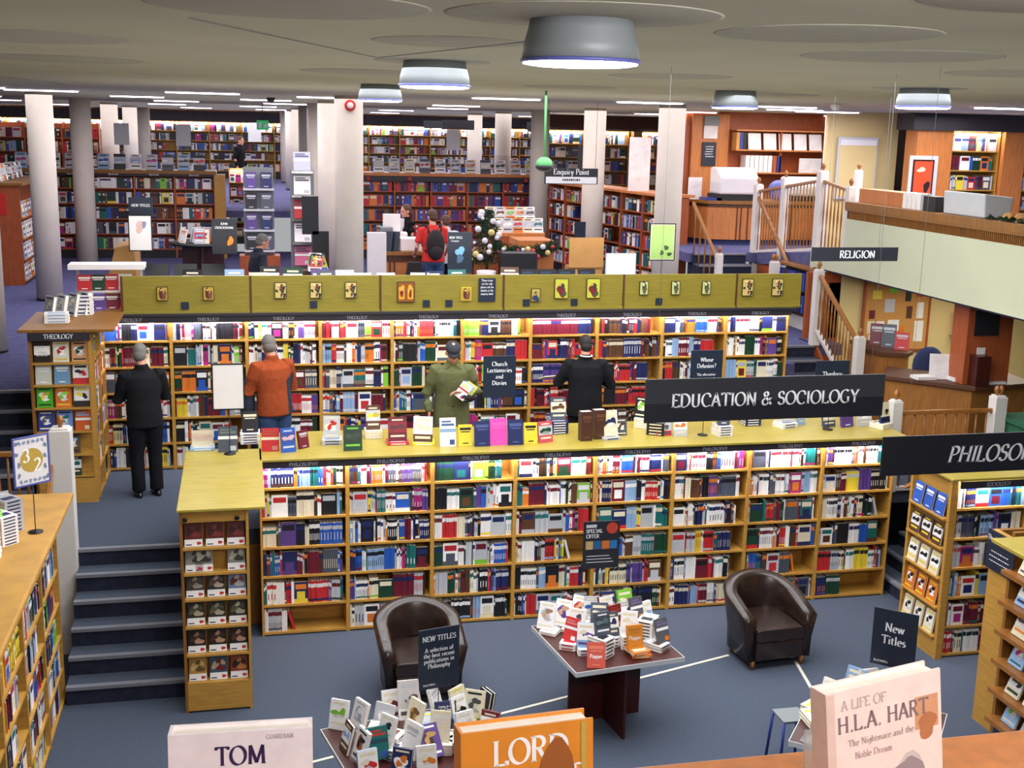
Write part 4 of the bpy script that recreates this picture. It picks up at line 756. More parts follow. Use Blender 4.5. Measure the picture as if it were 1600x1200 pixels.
for k in range(3): tag(MB().box(0,.07,0,.25,0,.34).obj('lever_file',['cork','blue_metal','black_plastic'][k],None,(9.97+.075*k,23.65,5.0)),['tan','blue','black'][k]+' file at the left end of the top wall shelf','file')
for k in range(5): o=tag(MB().box(0,.28,0,.01,0,.34).obj('paper_sheet','shirt_white',None,(10.25+.34*k,23.66,5.0)),f'white page propped on the upper wall shelf, {ordw(k)} from left','paper','propped pages'); o.rotation_euler=(R(-12),0,0)
tag(MB().box(0,.5,0,.01,0,.3).obj('paper_sheet','shirt_white',None,(11.4,23.66,4.54)),'wide white page propped on the lower wall shelf right','paper')
t=thing('wall_notice','dark notice with white lines on the orange panel','notice',(9.32,23.86,4.65)); b=MB().box(0,.3,0,.02,0,.48).obj('board','sign_navy',t); m=MB(); smallprint(m,.2,.38,5,-.003,.05,.016,.15); m.obj('lettering','lettering',b)
t=thing('wall_poster','pale poster with small picture above the dark notice','poster',(9.33,23.86,5.2)); MB().box(0,.3,0,.01,0,.26).obj('sheet','shirt_white',t); MB().box(.0,.32,-.01,0,.26,.46).obj('clear_holder','lamp_shade',t)
# office under the gallery
dk=thing('office_desk','long dark-topped oak desk with panelled front under the gallery','desk',(8.56,14.63,1.07)); P=[(0,0),(.79,-.81),(1.7,-.66),(1.75,0),(1.0,-.05),(.35,.5)]
MB().prism(P,.0,1.0).obj('body','desk_oak',dk); MB().prism([(-.06,0),(.79,-.88),(1.8,-.72),(1.85,.05),(1.0,.0),(.35,.6)],1.0,1.06).obj('worktop','walnut',dk,bev=.006)
bb=thing('reception_counter','curved oak counter with brochures in front of the cork board','counter',(8.95,15.4,1.07)); MB().prism([(0,0),(.3,-.1),(.42,.05),(.35,.9),(.0,1.0),(-.1,.4)],0,1.18).obj('body','desk_oak',bb); MB().prism([(-.04,-.03),(.3,-.15),(.47,.03),(.38,.95),(.0,1.05),(-.15,.4)],1.18,1.23).obj('worktop','walnut',bb)
for k,(c,x,y,h) in enumerate((('maroon',9.12,15.95,.32),('slate grey',9.2,15.75,.34),('red',9.3,15.55,.25))): put(loose_book(.2,h,.02,PCD[c],(0,PCD['pale grey'],PCD['cream'],PCD['white'])),f'{c} brochure standing on the curved counter, {["left","middle","right"][k]} of three',(x,y,2.3),R(-30),10,group='brochures on the curved counter',cat='brochure',name='brochure')
t=thing('cork_board','large cork notice board pinned with papers on the yellow wall','notice board',(9.72,17.44,1.95)); b=MB().box(0,1.13,0,.04,0,1.12).obj('board','cork',t)
for q in ((-.03,0,-.03,1.15),(1.13,1.16,-.03,1.15),(0,1.13,-.03,0),(0,1.13,1.12,1.15)): MB().box(q[0],q[1],-.015,.04,q[2],q[3]).obj('frame','cherry',t)
PN=[(.12,.82,.16,.14,'yellow'),(.4,.92,.18,.1,'lime green'),(.7,.78,.1,.2,'black'),(.9,.85,.12,.16,'red'),(.34,.6,.18,.22,'pale grey'),(.08,.5,.1,.14,'maroon'),(.74,.5,.1,.2,'brown'),(.06,.26,.14,.2,'cream'),(.22,.26,.14,.2,'white'),(.42,.3,.2,.18,'white'),(.92,.5,.12,.26,'white'),(.9,.12,.16,.34,'white'),(.62,.22,.1,.16,'orange'),(.1,.04,.2,.2,'white')]
for k,(x,z,w_,h_,c) in enumerate(PN): tag(MB().box(x,x+w_,-.004-.0004*k,0,z,z+h_,PCD[c]).obj('pinned_paper','print',None,(9.72,17.44,1.95)),f'{c} paper pinned on the cork board, {"upper" if z>.7 else "middle" if z>.4 else "lower"} {"left" if x<.35 else "centre" if x<.6 else "right"} part, number {ordw(k)}'.replace(', number '+ordw(k),' '+['near its top corner','over the fern picture','with black picture','at the red corner','with leaf drawing','small and narrow','like a photograph','beside another page','near the brochures','double sheet','tall sheet','longest sheet','orange note','half hidden'][k]),'paper','papers on the cork board')
t=thing('office_chair','office chair with rounded navy back behind the desk','chair',(9.5,15.15,1.07)); m=MB(); m.ell((0,0,1.08),(.25,.05,.27),18,12); m.obj('backrest','blue_cloth',t); MB().ell((0,-.2,.5),(.25,.25,.06),16,8).obj('seat','blue_cloth',t); MB().tube([(0,-.15,.05),(0,-.15,.45)],.03).obj('stem','black_plastic',t); MB().tube([(0,.03,.5),(0,.04,.95)],.02).obj('bracket','black_plastic',t)
for k in range(5): a=2*PI*k/5; MB().tube([(0,-.15,.08),(.28*math.cos(a),-.15+.28*math.sin(a),.03)],.02).obj('leg','black_plastic',t)
o=tag(MB().box(-.13,.13,0,.012,0,.34).obj('notice','shirt_white',None,(9.15,14.3,2.13)),'white printed notice standing on the office desk','notice'); o.rotation_euler=(R(-8),0,R(-15))
for k,(x,y) in enumerate(((9.6,14.1),(9.75,13.98),(8.95,14.35),(9.4,14.2))): tag(MB().box(-.14,.14,-.1,.1,0,.02+.01*k).obj('paper_pile','shirt_white',None,(x,y,2.13)),f'loose white papers on the office desk, {["beside the wood pillar","next to the dark box","left by the notice","behind the notice"][k]}','papers')
tag(MB().box(9.28,9.95,13.95,14.3,2.13,3.2).obj('wood_pillar','cherry'),'reddish wood pillar standing on the office desk up to the gallery','pillar'); tag(MB().box(-.1,.1,-.1,.1,0,.4).obj('dark_box','mahogany',None,(9.45,13.86,2.13)),'dark red-brown box before the wood pillar','box')
tag(MB().box(-.18,.18,0,.01,0,.34).obj('notice','sign_black',None,(9.55,13.93,2.78)),'dark picture fixed high on the reddish wood pillar','notice'); tag(MB().box(-.06,.06,0,.01,0,.12).obj('paper_note','shirt_white',None,(9.5,13.93,2.5)),'small white note on the reddish wood pillar','paper')
t=thing('wall_shelf','small shelf of dark books on the yellow office wall','shelf',(11.3,17.2,2.2)); MB().box(0,.5,0,.25,-.03,0).obj('shelf','white_paint',t)
for k in range(5): tag(MB().box(0,.07,0,.2,0,.36,[PCD['red'],PCD['black'],PCD['navy blue'],PCD['pale grey'],PCD['black']][k]).obj('book','print',None,(11.33+.08*k,17.22,2.2)),f'{["red","black","navy","grey","second black"][k]} book on the small office wall shelf','book')
t=thing('chest','dark green cloth-covered chest right of the broad newel post','chest',(9.5,12.6,1.07)); MB().box(-.35,.6,-.3,.35,0,.85).obj('body','green_cloth',t); MB().box(-.38,.63,-.33,.38,.85,.9).obj('lid','green_cloth',t)
# hidden wall of books at x 1240: dark shelf beside the upper steps
t=thing('bookcase','dark bookcase with blue spines below the gallery railing','bookcase',(9.04,17.7,2.45)); MB().box(0,.04,0,1.3,0,.75).obj('back_panel','black_plastic',t); MB().box(-.16,.04,-.03,1.33,.73,.77).obj('top_board','rail_oak',t)
for k in range(2): MB().box(-.16,.0,0,1.3,.0+.36*k,.02+.36*k).obj('shelf','black_plastic',t)
for k in range(24): tag(MB().box(-.14,0,0,.045,0,.28,vary(PCD[rnd.choice(['navy blue','purple','slate grey','bright blue'])])).obj('book','print',None,(9.02,17.75+.1*(k%12),2.47+.36*(k//12))),f'dark blue spine on the {"upper" if k>11 else "lower"} shelf below the gallery railing, {ordw(k%12)} from the near end','book','blue books below the railing')
# cash desk
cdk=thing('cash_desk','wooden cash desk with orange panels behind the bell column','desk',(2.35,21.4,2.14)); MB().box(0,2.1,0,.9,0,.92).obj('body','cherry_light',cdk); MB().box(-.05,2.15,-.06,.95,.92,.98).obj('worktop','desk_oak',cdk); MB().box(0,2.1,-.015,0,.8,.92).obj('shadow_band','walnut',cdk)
for x in (.2,.28,.95,1.05,1.7): MB().box(x,x+.03,-.03,0,0,.92).obj('stile','walnut',cdk)
for k,(nm,lab,x,y,b,m_) in enumerate((('printer','boxy white printer on the cash desk',2.95,21.6,(-.19,.19,-.15,.15,0,.24),'plastic_white'),('scanner','round-topped white scanner on the cash desk',2.85,22.,(-.1,.1,-.1,.1,0,.3),'plastic_white'),('leaflet_rack','blue-grey leaflet rack on the cash desk',2.55,21.7,(-.12,.1,-.1,.1,0,.42),'lamp_shade'),('keyboard','dark keyboard on the cash desk',3.7,21.7,(-.2,.2,-.1,.1,0,.03),'black_plastic'))):
    t=tag(MB().box(*b).obj(nm,m_,None,(x,y,3.12),0,.02),lab,nm.replace('_',' '))
t=thing('monitor','monitor with pale back facing the camera on the cash desk','monitor',(2.68,22.1,3.12)); MB().box(-.02,.02,-.02,.02,0,.35).obj('stand','black_plastic',t); o=MB().box(-.16,.16,-.02,.02,.3,.62).obj('screen','plastic_white',t,bev=.01)
tag(MB().box(-.16,.16,-.15,.02,0,1.36).obj('white_cabinet','plastic_white',None,(2.28,21.0,2.14)),'tall white box between the bell column and the cash desk','cabinet')
for k,x in enumerate((2.5,2.62)): o=tag(MB().box(-.1,.1,0,.03,0,.36).obj('leaflet','sign_navy',None,(x,21.45,3.12)),f'dark leaflet propped on the cash desk, {["left","right"][k]}','leaflet'); o.rotation_euler=(R(-15),0,R(-30))
# Christmas tree and garland
t=thing('christmas_tree','small fir tree hung with silver baubles by the wooden cabinet','christmas tree',(4.25,21.,2.95)); rr=random.Random(3); m=MB()
for k in range(2600):
    z=rr.uniform(0,.95); r_=.34*(1-z/1.1)+.05; a=rr.uniform(0,2*PI); x,y=r_*math.cos(a)*rr.uniform(.3,1),r_*math.sin(a)*rr.uniform(.3,1); d=.05
    m.add([(x,y,z),(x+rr.uniform(-d,d),y+rr.uniform(-d,d),z-rr.uniform(0,d)),(x+rr.uniform(-.02,.02),y,z+.02)],[(0,1,2)])
m.obj('needles','fir',t); MB().tube([(0,0,-.3),(0,0,.95)],[.03,.01]).obj('trunk','walnut',t); 
for k in range(18):
    z=.1+.85*((k*7)%18)/18; a=-PI/2+rr.uniform(-1.3,1.3); r_=.34*(1-z/1.1)+.07; s=rr.choice([.03,.045,.055,.06]); tag(MB().ell((0,0,0),(s,s,s),12,8,[lin('#d8d8de'),lin('#d8c27a'),lin('#c02c48')][0 if k%4 else 1+k%2]).obj('bauble','print',None,(4.25+r_*math.cos(a),21.+r_*math.sin(a),2.95+z)),f'{["silver","gold","silver","pink"][0 if k%4 else 1]} bauble on the small fir tree, {ordw(k)} up from its foot','bauble','baubles on the tree')
t=thing('garland','thick fir garland with baubles draped along the wooden cabinet','garland',(4.9,20.9,3.15)); m=MB()
for k in range(2600):
    u=rr.uniform(-.55,.6); c=.1*(u*2)**2; a=rr.uniform(0,2*PI); q=rr.uniform(0,.13); p=(u,q*math.cos(a),c+q*math.sin(a)); m.add([p,(p[0]+rr.uniform(-.05,.05),p[1]+rr.uniform(-.05,.05),p[2]+rr.uniform(-.05,.05)),(p[0]+.02,p[1],p[2]+.02)],[(0,1,2)])
m.obj('needles','fir',t)
for k in range(12):
    u=-.5+.09*k; s=rr.choice([.025,.035,.05]); MB().ell((u,-.13,.1*(u*2)**2+rr.uniform(-.12,.1)),(s,s,s),12,8,[lin('#c02c48'),lin('#dcdce4'),lin('#d8c27a'),lin('#c02c2c')][k%4]).obj('bauble','print',t)
tag(MB().box(4.85,5.5,21.1,21.9,2.14,3.35).obj('wooden_cabinet','cherry_light'),'orange wooden cabinet behind the fir garland','cabinet')
t=thing('display_table','sloping wooden display ledge of face-out books beside the garland','display table',(5.1,22.6,2.14)); MB().prismX([(0,1.15),(1.6,1.5),(1.6,1.56),(0,1.21)],-.4,.6).obj('top','cherry_light',t); MB().box(-.38,.58,.02,1.58,0,1.14).obj('body','cherry',t)
for k in range(10): nm=['cream','pale grey','orange','cream','white'][k%5]; put(loose_book(.2,.28,.02,PCD[nm],(2,vary(PCD['pale grey']),vary(rnd.choice(PC)[1]),PCD['black'])),f'{nm} face-out book, {ordw(k%5)} from left in the {"front" if k<5 else "back"} row on the ledge beside the garland',(4.78+.2*(k%5),22.65+.7*(k//5),3.36+.17*(k//5)),0,12,group='books on the ledge by the garland')
tag(MB().box(-.3,.3,-.2,.2,0,.62).obj('black_bin','black_plastic',None,(4.65,20.3,2.602)),'black plastic tub under the fir garland','tub'); tag(MB().lathe([(.15,0),(.17,.3),(.16,.3)],n=20).obj('white_basket','plastic_white',None,(4.1,20.3,2.605)),'pale round basket left of the black tub','basket')
tag(MB().box(-.4,.4,-.25,.25,0,.46).obj('side_table','walnut',None,(4.3,20.3,2.14)),'low dark table holding basket and tub','table')
# medicine display tables
t=thing('round_table','round mahogany display table loaded with books before the medicine shelves','table',(-.75,24.6,2.14)); MB().lathe([(.65,.8),(.65,.84),(0.01,.84)],n=32).obj('tabletop','print',t); MB().box(-.4,.4,-.03,.03,0,.8).obj('base_panel','mahogany',t); MB().box(-.03,.03,-.4,.4,0,.8).obj('base_panel','mahogany',t)
for k in range(16):
    a=k*2.4; r_=.12+.45*((k*5)%16)/16; nm=['white','pale grey','cream','orange','pale blue','white','black'][k%7]; put(loose_book(.2,.28,.03,PCD[nm],(rnd.choice([0,2,4]),vary(rnd.choice(PC)[1]),vary(rnd.choice(PC)[1]),PCD['white'])),f'{nm} upright book, {ordw(k)} nearest on the round display table'.replace('nearest','placed') if False else f'{nm} upright book on the round display table, {["front rim","right rim","back rim","left rim"][k%4]} {ordw(k//4)} inwards',(-.75+r_*math.cos(a),24.6+r_*math.sin(a),2.985),a+PI/2,14,group='books on the round table')
for k in range(3):
    t=thing('display_stand','black angled display stand behind the oak panels, '+['left','middle','right'][k]+' of three','display stand',(-1.1+.36*k,16.4,3.0)); MB().prismX([(-.15,0),(.2,0),(.2,.42),(.1,.46)],-.15,.15).obj('body','black_plastic',t); MB().box(-.2,.2,-.2,.25,-.86,0).obj('base','walnut',t)
t=thing('sloping_board','pale wooden sloping board leaning behind the theology end unit','board',(-1.95,17.2,2.14)); MB().prismY([(-.1,0),(.55,0),(.55,1.55),(.3,1.5)],-.4,.5).obj('board','cardboard',t)
# spinner, leaflet tower, bell, exit sign, cctv
t=thing('book_spinner','grey metal book spinner on wooden box base left of the column row','spinner',(.35,25.,2.14)); MB().box(-.4,.4,-.25,.25,0,.55).obj('base','cherry',t); MB().box(-.3,.3,-.02,.02,.55,2.3).obj('frame','lamp_shade',t)
for z in (.62,1.03,1.44,1.85): MB().box(-.3,.3,-.18,.0,z,z+.04).obj('shelf','plastic_grey',t)
for k in range(8): put(loose_book(.22,.32,.03,vary(PCD[['black','slate grey','purple','navy blue'][k%4]]),(0,PCD['pale grey'],PCD['slate grey'],PCD['black'])),f'dark face-out book, {["left","right"][k%2]} on tier {ordw(k//2)} from the bottom of the grey spinner',(.2+.3*(k%2),24.84,2.8+.41*(k//2)),0,6,group='books on the grey spinner')
t=thing('leaflet_tower','tall silver leaflet tower with pink and red leaflets before the columns','leaflet rack',(1.02,21.,2.14)); MB().box(-.2,.2,.0,.03,0,2.4).obj('back_panel','lamp_shade',t)
for k in range(6): MB().box(-.18,.18,-.14,0,.35+.4*k,.39+.4*k).obj('tray','chrome',t)
for k in range(6): put(loose_book(.28,.32,.015,vary([PCD['pale grey'],lin('#d86a90'),PCD['white'],PCD['red'],PCD['white'],lin('#b8bce0')][k]),(3,PCD['white'],PCD['slate grey'],PCD['pale grey'])),f'magazine in tray {ordw(k)} from the bottom of the silver tower',(1.02,20.9,2.54+.4*k),0,16,group='magazines in the silver tower',cat='magazine',name='magazine')
t=thing('leaflet_rack','black display panel with dark posters before the centre columns','display rack',(1.22,19.5,2.14)); MB().box(-.12,.14,0,.04,.2,1.5).obj('panel','black_plastic',t); MB().box(-.3,.1,-.3,0,.0,.9).obj('base','walnut',t); MB().box(-.28,-.02,.0,.03,1.45,2.05).obj('poster','sign_black',t)
for k in range(7): nm=['white','cream','black','white','red','pale grey','white'][k]; put(loose_book(.2,.28,.02,PCD[nm],(rnd.choice([1,2]),vary(rnd.choice(PC)[1]),vary(rnd.choice(PC)[1]),PCD['white'])),f'{nm} book leaning on the dark rack before the centre columns, {ordw(k)} from its top',(1.1+.07*(k%3),19.25-.03*k,3.05+.0*k if k<3 else 3.05),R(-20+20*(k%3)),20+4*k,group='books on the dark rack')
t=thing('fire_bell','red round fire bell with white centre on the centre column','bell',(1.66,18.96,5.6)); MB().lathe([(.085,0),(.085,.03),(.06,.05),(0,.05)],n=24).obj('ring','shirt_red',t).rotation_euler=(R(90),0,0); MB().lathe([(.05,.05),(.045,.065),(0,.065)],n=20).obj('centre','white_paint',t).rotation_euler=(R(90),0,0)
t=thing('exit_sign','green exit sign hanging far back left of the column row','sign',(.55,30.,5.15)); MB().box(-.14,.14,-.02,.02,0,.22).obj('board','exit_green',t); m=MB(); m.quad((-.1,-.024,.05),(-.04,-.024,.05),(-.02,-.024,.17),(-.08,-.024,.17)); m.quad((.02,-.024,.06),(.1,-.024,.06),(.1,-.024,.15),(.05,-.024,.15)); m.obj('pictogram','lettering',t); MB().tube([(0,0,.22),(0,0,.6)],.01).obj('rod','metal_dark',t)
for x,y,l in ((.55,22.,'black dome camera under the ceiling left of the centre columns'),(8.1,15.8,'small white dome camera under the ceiling over the information desk')): tag(MB().lathe([(.001,-.09),(.05,-.075),(.075,-.03),(.075,0)],n=16).obj('dome_camera','black_plastic' if x<1 else 'plastic_white',None,(x,y,5.745)),l,'camera')
t=thing('hanging_globe','green and black globe hanging on a pale rod in front of the enquiry sign','ornament',(3.5,14.,4.91)); MB().ell((0,0,0),(.1,.1,.085),18,10).obj('globe','globe_green',t); MB().ell((0,0,-.03),(.104,.104,.06),18,8).obj('black_half','black_plastic',t); MB().tube([(0,0,.08),(0,0,.84)],.014,8).obj('rod','globe_green',t)
# cable runs on ceiling; the middle one traces a faint crack
for k,(a,b) in enumerate((((-3.2,11,5.745),(-2.2,17,5.745)),((-.2,5.6,5.745),(.9,8.2,5.745)),((.9,8.2,5.745),(1.5,6.,5.745)))): tag(MB().tube([a,b],.0025,6).obj('ceiling_cable','wire_grey'),['thin dark cable crossing the ceiling at the left','thin cable on the ceiling left of the largest lamp','thin cable bending on the ceiling towards the largest lamp'][k],'cable')
# perimeter posters and paper in the upper part
stand_sign('poster_stand','framed pale poster under a black NEW TITLES header behind the left oak panel',(-1.27,16.2,3.12),0,.27,.44,.55,None,'plastic_white',frame=True,extra=lambda m,z:[blob(m,.0,z+.3,.06,.07,-.008,lin('#d8b8b0')),blob(m,.05,z+.33,.03,.04,-.009,lin('#8a8ab0'))])
stand_sign('sign','small black NEW TITLES sign above the pale poster',(-1.26,16.3,3.12),0,.3,.24,.98,[('NEW TITLES',.035,0,.12)])
stand_sign('poster_stand','black poster with orange picture on a thin pole behind the oak panels',(-.22,16.2,3.12),0,.32,.46,.5,[('JOHN',.03,0,.38),('CRUICKSHANK',.03,0,.33)],'sign_black',extra=lambda m,z:[m.quad((.02,-.008,z+.1),(.13,-.008,z+.1),(.13,-.008,z+.24),(.02,-.008,z+.24),lin('#20140c')),blob(m,.075,z+.17,.04,.055,-.009,lin('#e08020'))])
stand_sign('poster_stand','dark blue poster with glowing pale sphere behind the oak panels',(2.9,16.2,3.12),0,.34,.56,.24,[('NEW TITLE',.03,-.06,.47),('Campaign',.022,-.07,.43)],extra=lambda m,z:[blob(m,.0,z+.3,.06,.06,-.008,lin('#7ab4e0')),blob(m,0,z+.2,.055,.05,-.0085,lin('#4a6a88'))])
stand_sign('poster_stand','pale green poster in a black frame before the right column',(5.8,16.2,3.12),0,.36,.5,.42,None,'wall_white',frame=True,extra=lambda m,z:[m.quad((-.17,-.0075,z+.01),(.17,-.0075,z+.01),(.17,-.0075,z+.49),(-.17,-.0075,z+.49),lin('#a8d078')),blob(m,.06,z+.17,.03,.04,-.009,lin('#3a5a3a')),blob(m,0,z+.1,.03,.03,-.009,lin('#3a5a3a')),blob(m,.11,z+.08,.03,.03,-.009,lin('#3a5a3a'))])
t=thing('monitor','bright computer monitor behind the oak panels on the right','monitor',(5.17,16.1,3.12)); MB().box(-.22,.22,0,.03,.2,.52).obj('casing','plastic_grey',t); MB().box(-.2,.2,-.004,0,.22,.5).obj('screen','screen',t); MB().box(-.05,.05,.0,.04,0,.2).obj('stand','black_plastic',t)
o=tag(MB().box(-.25,.25,-.01,.01,0,.42).box(-.25,.25,.01,.2,0,.02).obj('cardboard_sheet','cardboard',None,(4.72,16.3,3.12)),'brown cardboard box panel behind the oak panels','cardboard')
o.location.z=3.42; tag(MB().box(-.25,.25,-.1,.1,0,.3).obj('cardboard_box','cardboard',None,(4.72,16.42,3.12)),'cardboard carton under the brown panel','box')
for k,x in enumerate((3.75,4.0,4.27,4.55)): put(loose_book(.24,.36,.03,PCD['black'],(3,lin(['#4a90b0','#88a0a0','#4a80c0','#6a9ab0'][k]),lin('#204060'),PCD['black'])),f'landscape picture book in a dark cover behind the oak panels, {ordw(k)} of four from left',(x,15.6,3.12),R(4),8,group='picture books behind the panels')
for k,(x,c,h) in enumerate(((-.62,'black',.38),(-.1,'pale blue',.38),(.2,'cream',.34),(.33,'black',.42),(.62,'dark green',.4),(.98,'purple',.38),(1.28,'pale grey',.37),(1.5,'white',.33),(1.82,'white',.33),(2.25,'white',.33),(2.45,'navy blue',.35),(2.75,'teal green',.37),(3.45,'brown',.4),(5.6,'slate grey',.3),(1.05,'slate grey',.36))):
    put(loose_book(.24,h,.035,PCD[c],(rnd.choice([0,2]),vary(PCD['white']),vary(rnd.choice(PC)[1]),PCD['cream'])),f'{c} book peeping above the oak panels, {ordw(k)} of those behind the panels'.replace(f', {ordw(k)} of those behind the panels',', '+['under the black poster stand','right of the black poster','before the spinner','left of the leaflet tower','before the leaflet tower','below the tower','beside the bell column','before the bell column','right of the bell column','below the cash desk','below the red shirt','beside the blue sphere poster','before the tub','left of the green poster','low beside the bell column'][k]),(x,15.5,3.12),R(rnd.uniform(-8,8)),9,group='books behind the oak panels')
# paper sheet drawn over the slanting row, dark signs, enquiry sign
tag(MB().box(-.22,.22,-.01,.01,0,1.05).obj('paper_banner','shirt_white',None,(7.75,23.2,4.15)),'long whitish paper banner hanging over the slanting bookcases','banner')
tag(MB().box(-.12,.12,-.01,.01,0,.6).obj('notice','sign_black',None,(7.1,25.0,4.4)),'dark notice standing behind the enquiry point column','notice')
tag(MB().box(-.1,.1,-.01,.01,0,.4).obj('notice','navy_panel',None,(5.95,21.0,3.3)),'navy notice hanging on the column behind the globe','notice')
for k in range(12): nm=['white','pale grey','cream','slate grey'][k%4]; put(loose_book(.26,.34,.04,PCD[nm],(2,vary(PCD['pale grey']),vary(rnd.choice(PC)[1]),PCD['black'])),f'{nm} book on the far wooden counter behind the bell column, {ordw(k)} from left',(3.3+.38*k,29.8,4.2),0,12,group='books on the far counter right')
for k in range(12): nm=['pale blue','black','white','pale grey','slate grey'][k%5]; put(loose_book(.26,.36,.05,PCD[nm],(2,vary(PCD['pale grey']),vary(rnd.choice(PC)[1]),PCD['black'])),f'{nm} book on the counter over the medicine shelves, {ordw(k)} from left',(-4.9+.36*k,29.8,4.18),0,12,group='books on the medicine counter')
for k,(x,y) in enumerate(((-2.7,30.2),(-1.3,30.2),(.4,33.5),(5.2,30.2))): stand_sign('poster_stand','grey poster on a thin pole over the far counters, '+ordw(k)+' from left',(x,y,4.2 if x>2 else 4.18 if k<2 else 3.21),0,.34,.5,.55 if k!=2 else 1.6,None,'plastic_grey')
for k in range(24):
    nm=['slate grey','white','black','pale grey','orange'][k%5]; put(loose_book(.24,.32,.03,PCD[nm],(2,vary(PCD['pale grey']),vary(rnd.choice(PC)[1]),PCD['white'])),f'{nm} leaning book atop the red-notice bookcase, {ordw(k%12)} back in the {"left" if k<12 else "right"} file',(-5.0+.45*(k//12),24.75+.22*(k%12),4.1),R(rnd.uniform(20,60)),18,group='books heaped on the red-notice bookcase')
BLf=place_bay(copy_tree(BF),True,(-8.,33,3.21),0,'cherry bookcase far left behind the leftmost column','far left bookcases'); fill(BLf,.9,SHF,HSF,('fl',0),far=True,scale=1.3)
for i in range(4): M=place_bay(copy_tree(BF),True,(-7.1+.9*i,33,3.21),0,f'cherry bookcase far left between the columns, {ordw(i)} from left','far left bookcases'); fill(M,.9,SHF,HSF,('fl',i+1),far=True,scale=1.3)
# notice in column right: banner signs hung far back
for k,(x,y,w_) in enumerate(((5.9,33.5,.9),(8.2,33.9,.5),(6.6,40,1.4))): tag(MB().box(-w_/2,w_/2,-.01,.01,0,.26).obj('hanging_board','sign_black',None,(x,y,5.25)),f'dark hanging board far back, {["left","right","farthest"][k]} of three','sign')
es=thing('hanging_sign','small brown Enquiry Point sign with white lower strip hanging before a column','hanging sign',(4.93,18.,4.5)); b=MB().box(-.42,.42,-.01,.01,0,.24).obj('board','sign_black',es); MB().box(-.4,.4,-.013,-.01,.01,.11).obj('white_strip','lettering',es); m=MB(); text(m,'Enquiry Point',.085,0,.145,-.0125,.18); m.obj('lettering','lettering',b); m=MB(); smallprint(m,.3,.05,1,-.0155,.03,.03); m.obj('small_lettering','metal_dark',es)
for x in (-.38,.38): MB().tube([(x,0,.24),(x,0,1.24)],.003,6).obj('wire','metal_dark',es)
# ================= hanging signs =================
hang_sign('hanging_sign','large dark EDUCATION & SOCIOLOGY sign on wires',2.79,4.67,8.,3.26,3.58,[('EDUCATION & SOCIOLOGY',.1,3.73,3.37,0,'c')],(2.87,4.55))
hang_sign('hanging_sign','large black PHILOSOPHY sign with slanted letters, cut by the right edge',4.11,5.75,7.,3.10,3.37,[('PHILOSOPHY',.115,4.6,3.175,.2,'l')],(4.28,5.6))
hang_sign('hanging_sign','small black RELIGION sign hanging before the gallery parapet',5.55,6.5,11.1,4.08,4.22,[('RELIGION',.075,6.05,4.112,0,'c')],(5.68,6.28))
# ================= counter signs =================
stand_sign('sign','white board in black frame on a pole above the yellow counter end',(-.17,12.35,1.958),0,.3,.46,.48,None,'plastic_white',frame=True)
stand_sign('sign','navy Church Lectionaries and Diaries sign on a thin pole',(2.69,12.5,1.958),0,.36,.46,.49,[('Church',.048,0,.35),('Lectionaries',.048,0,.28),('and',.048,0,.21),('Diaries',.048,0,.14)])
stand_sign('sign','navy Whose Delusion sign behind the Education sign',(5.05,12.45,1.958),0,.38,.78,.2,[('Whose',.048,0,.65),('Delusion?',.048,0,.58),('The alternative',.03,0,.49),('arguments to the',.03,0,.44),('scientific debate',.03,0,.39)])
stand_sign('sign','navy Theology sign on the philosophy counter right of the Education sign',(6.62,12.5,1.958),0,.42,.3,.52,[('Theology',.055,0,.12)])
stand_sign('sign','tilted white and gold 3 for 2 sign on the left counter',(-1.72,10.1,1.958),R(38),.29,.39,.42,None,'plastic_white',frame='lamp_rim',extra=lambda m,z:[blob(m,0,z+.2,.1,.1,-.0075,lin('#c0a048'),20),text(m,'3',.11,-.045,z+.19,-.009,.17),text(m,'2',.11,.05,z+.1,-.009,.17)]+[blob(m,(-1)**k*.12+rnd.uniform(-.01,.01),z+.04+.045*k,.014,.02,-.008,lin('#7a84a0')) for k in range(8)]+[blob(m,-.1+.04*k,z+.355,.014,.015,-.008,lin('#8a94b0')) for k in range(6)]+[blob(m,-.1+.04*k,z+.03,.014,.015,-.008,lin('#8a94b0')) for k in range(6)])
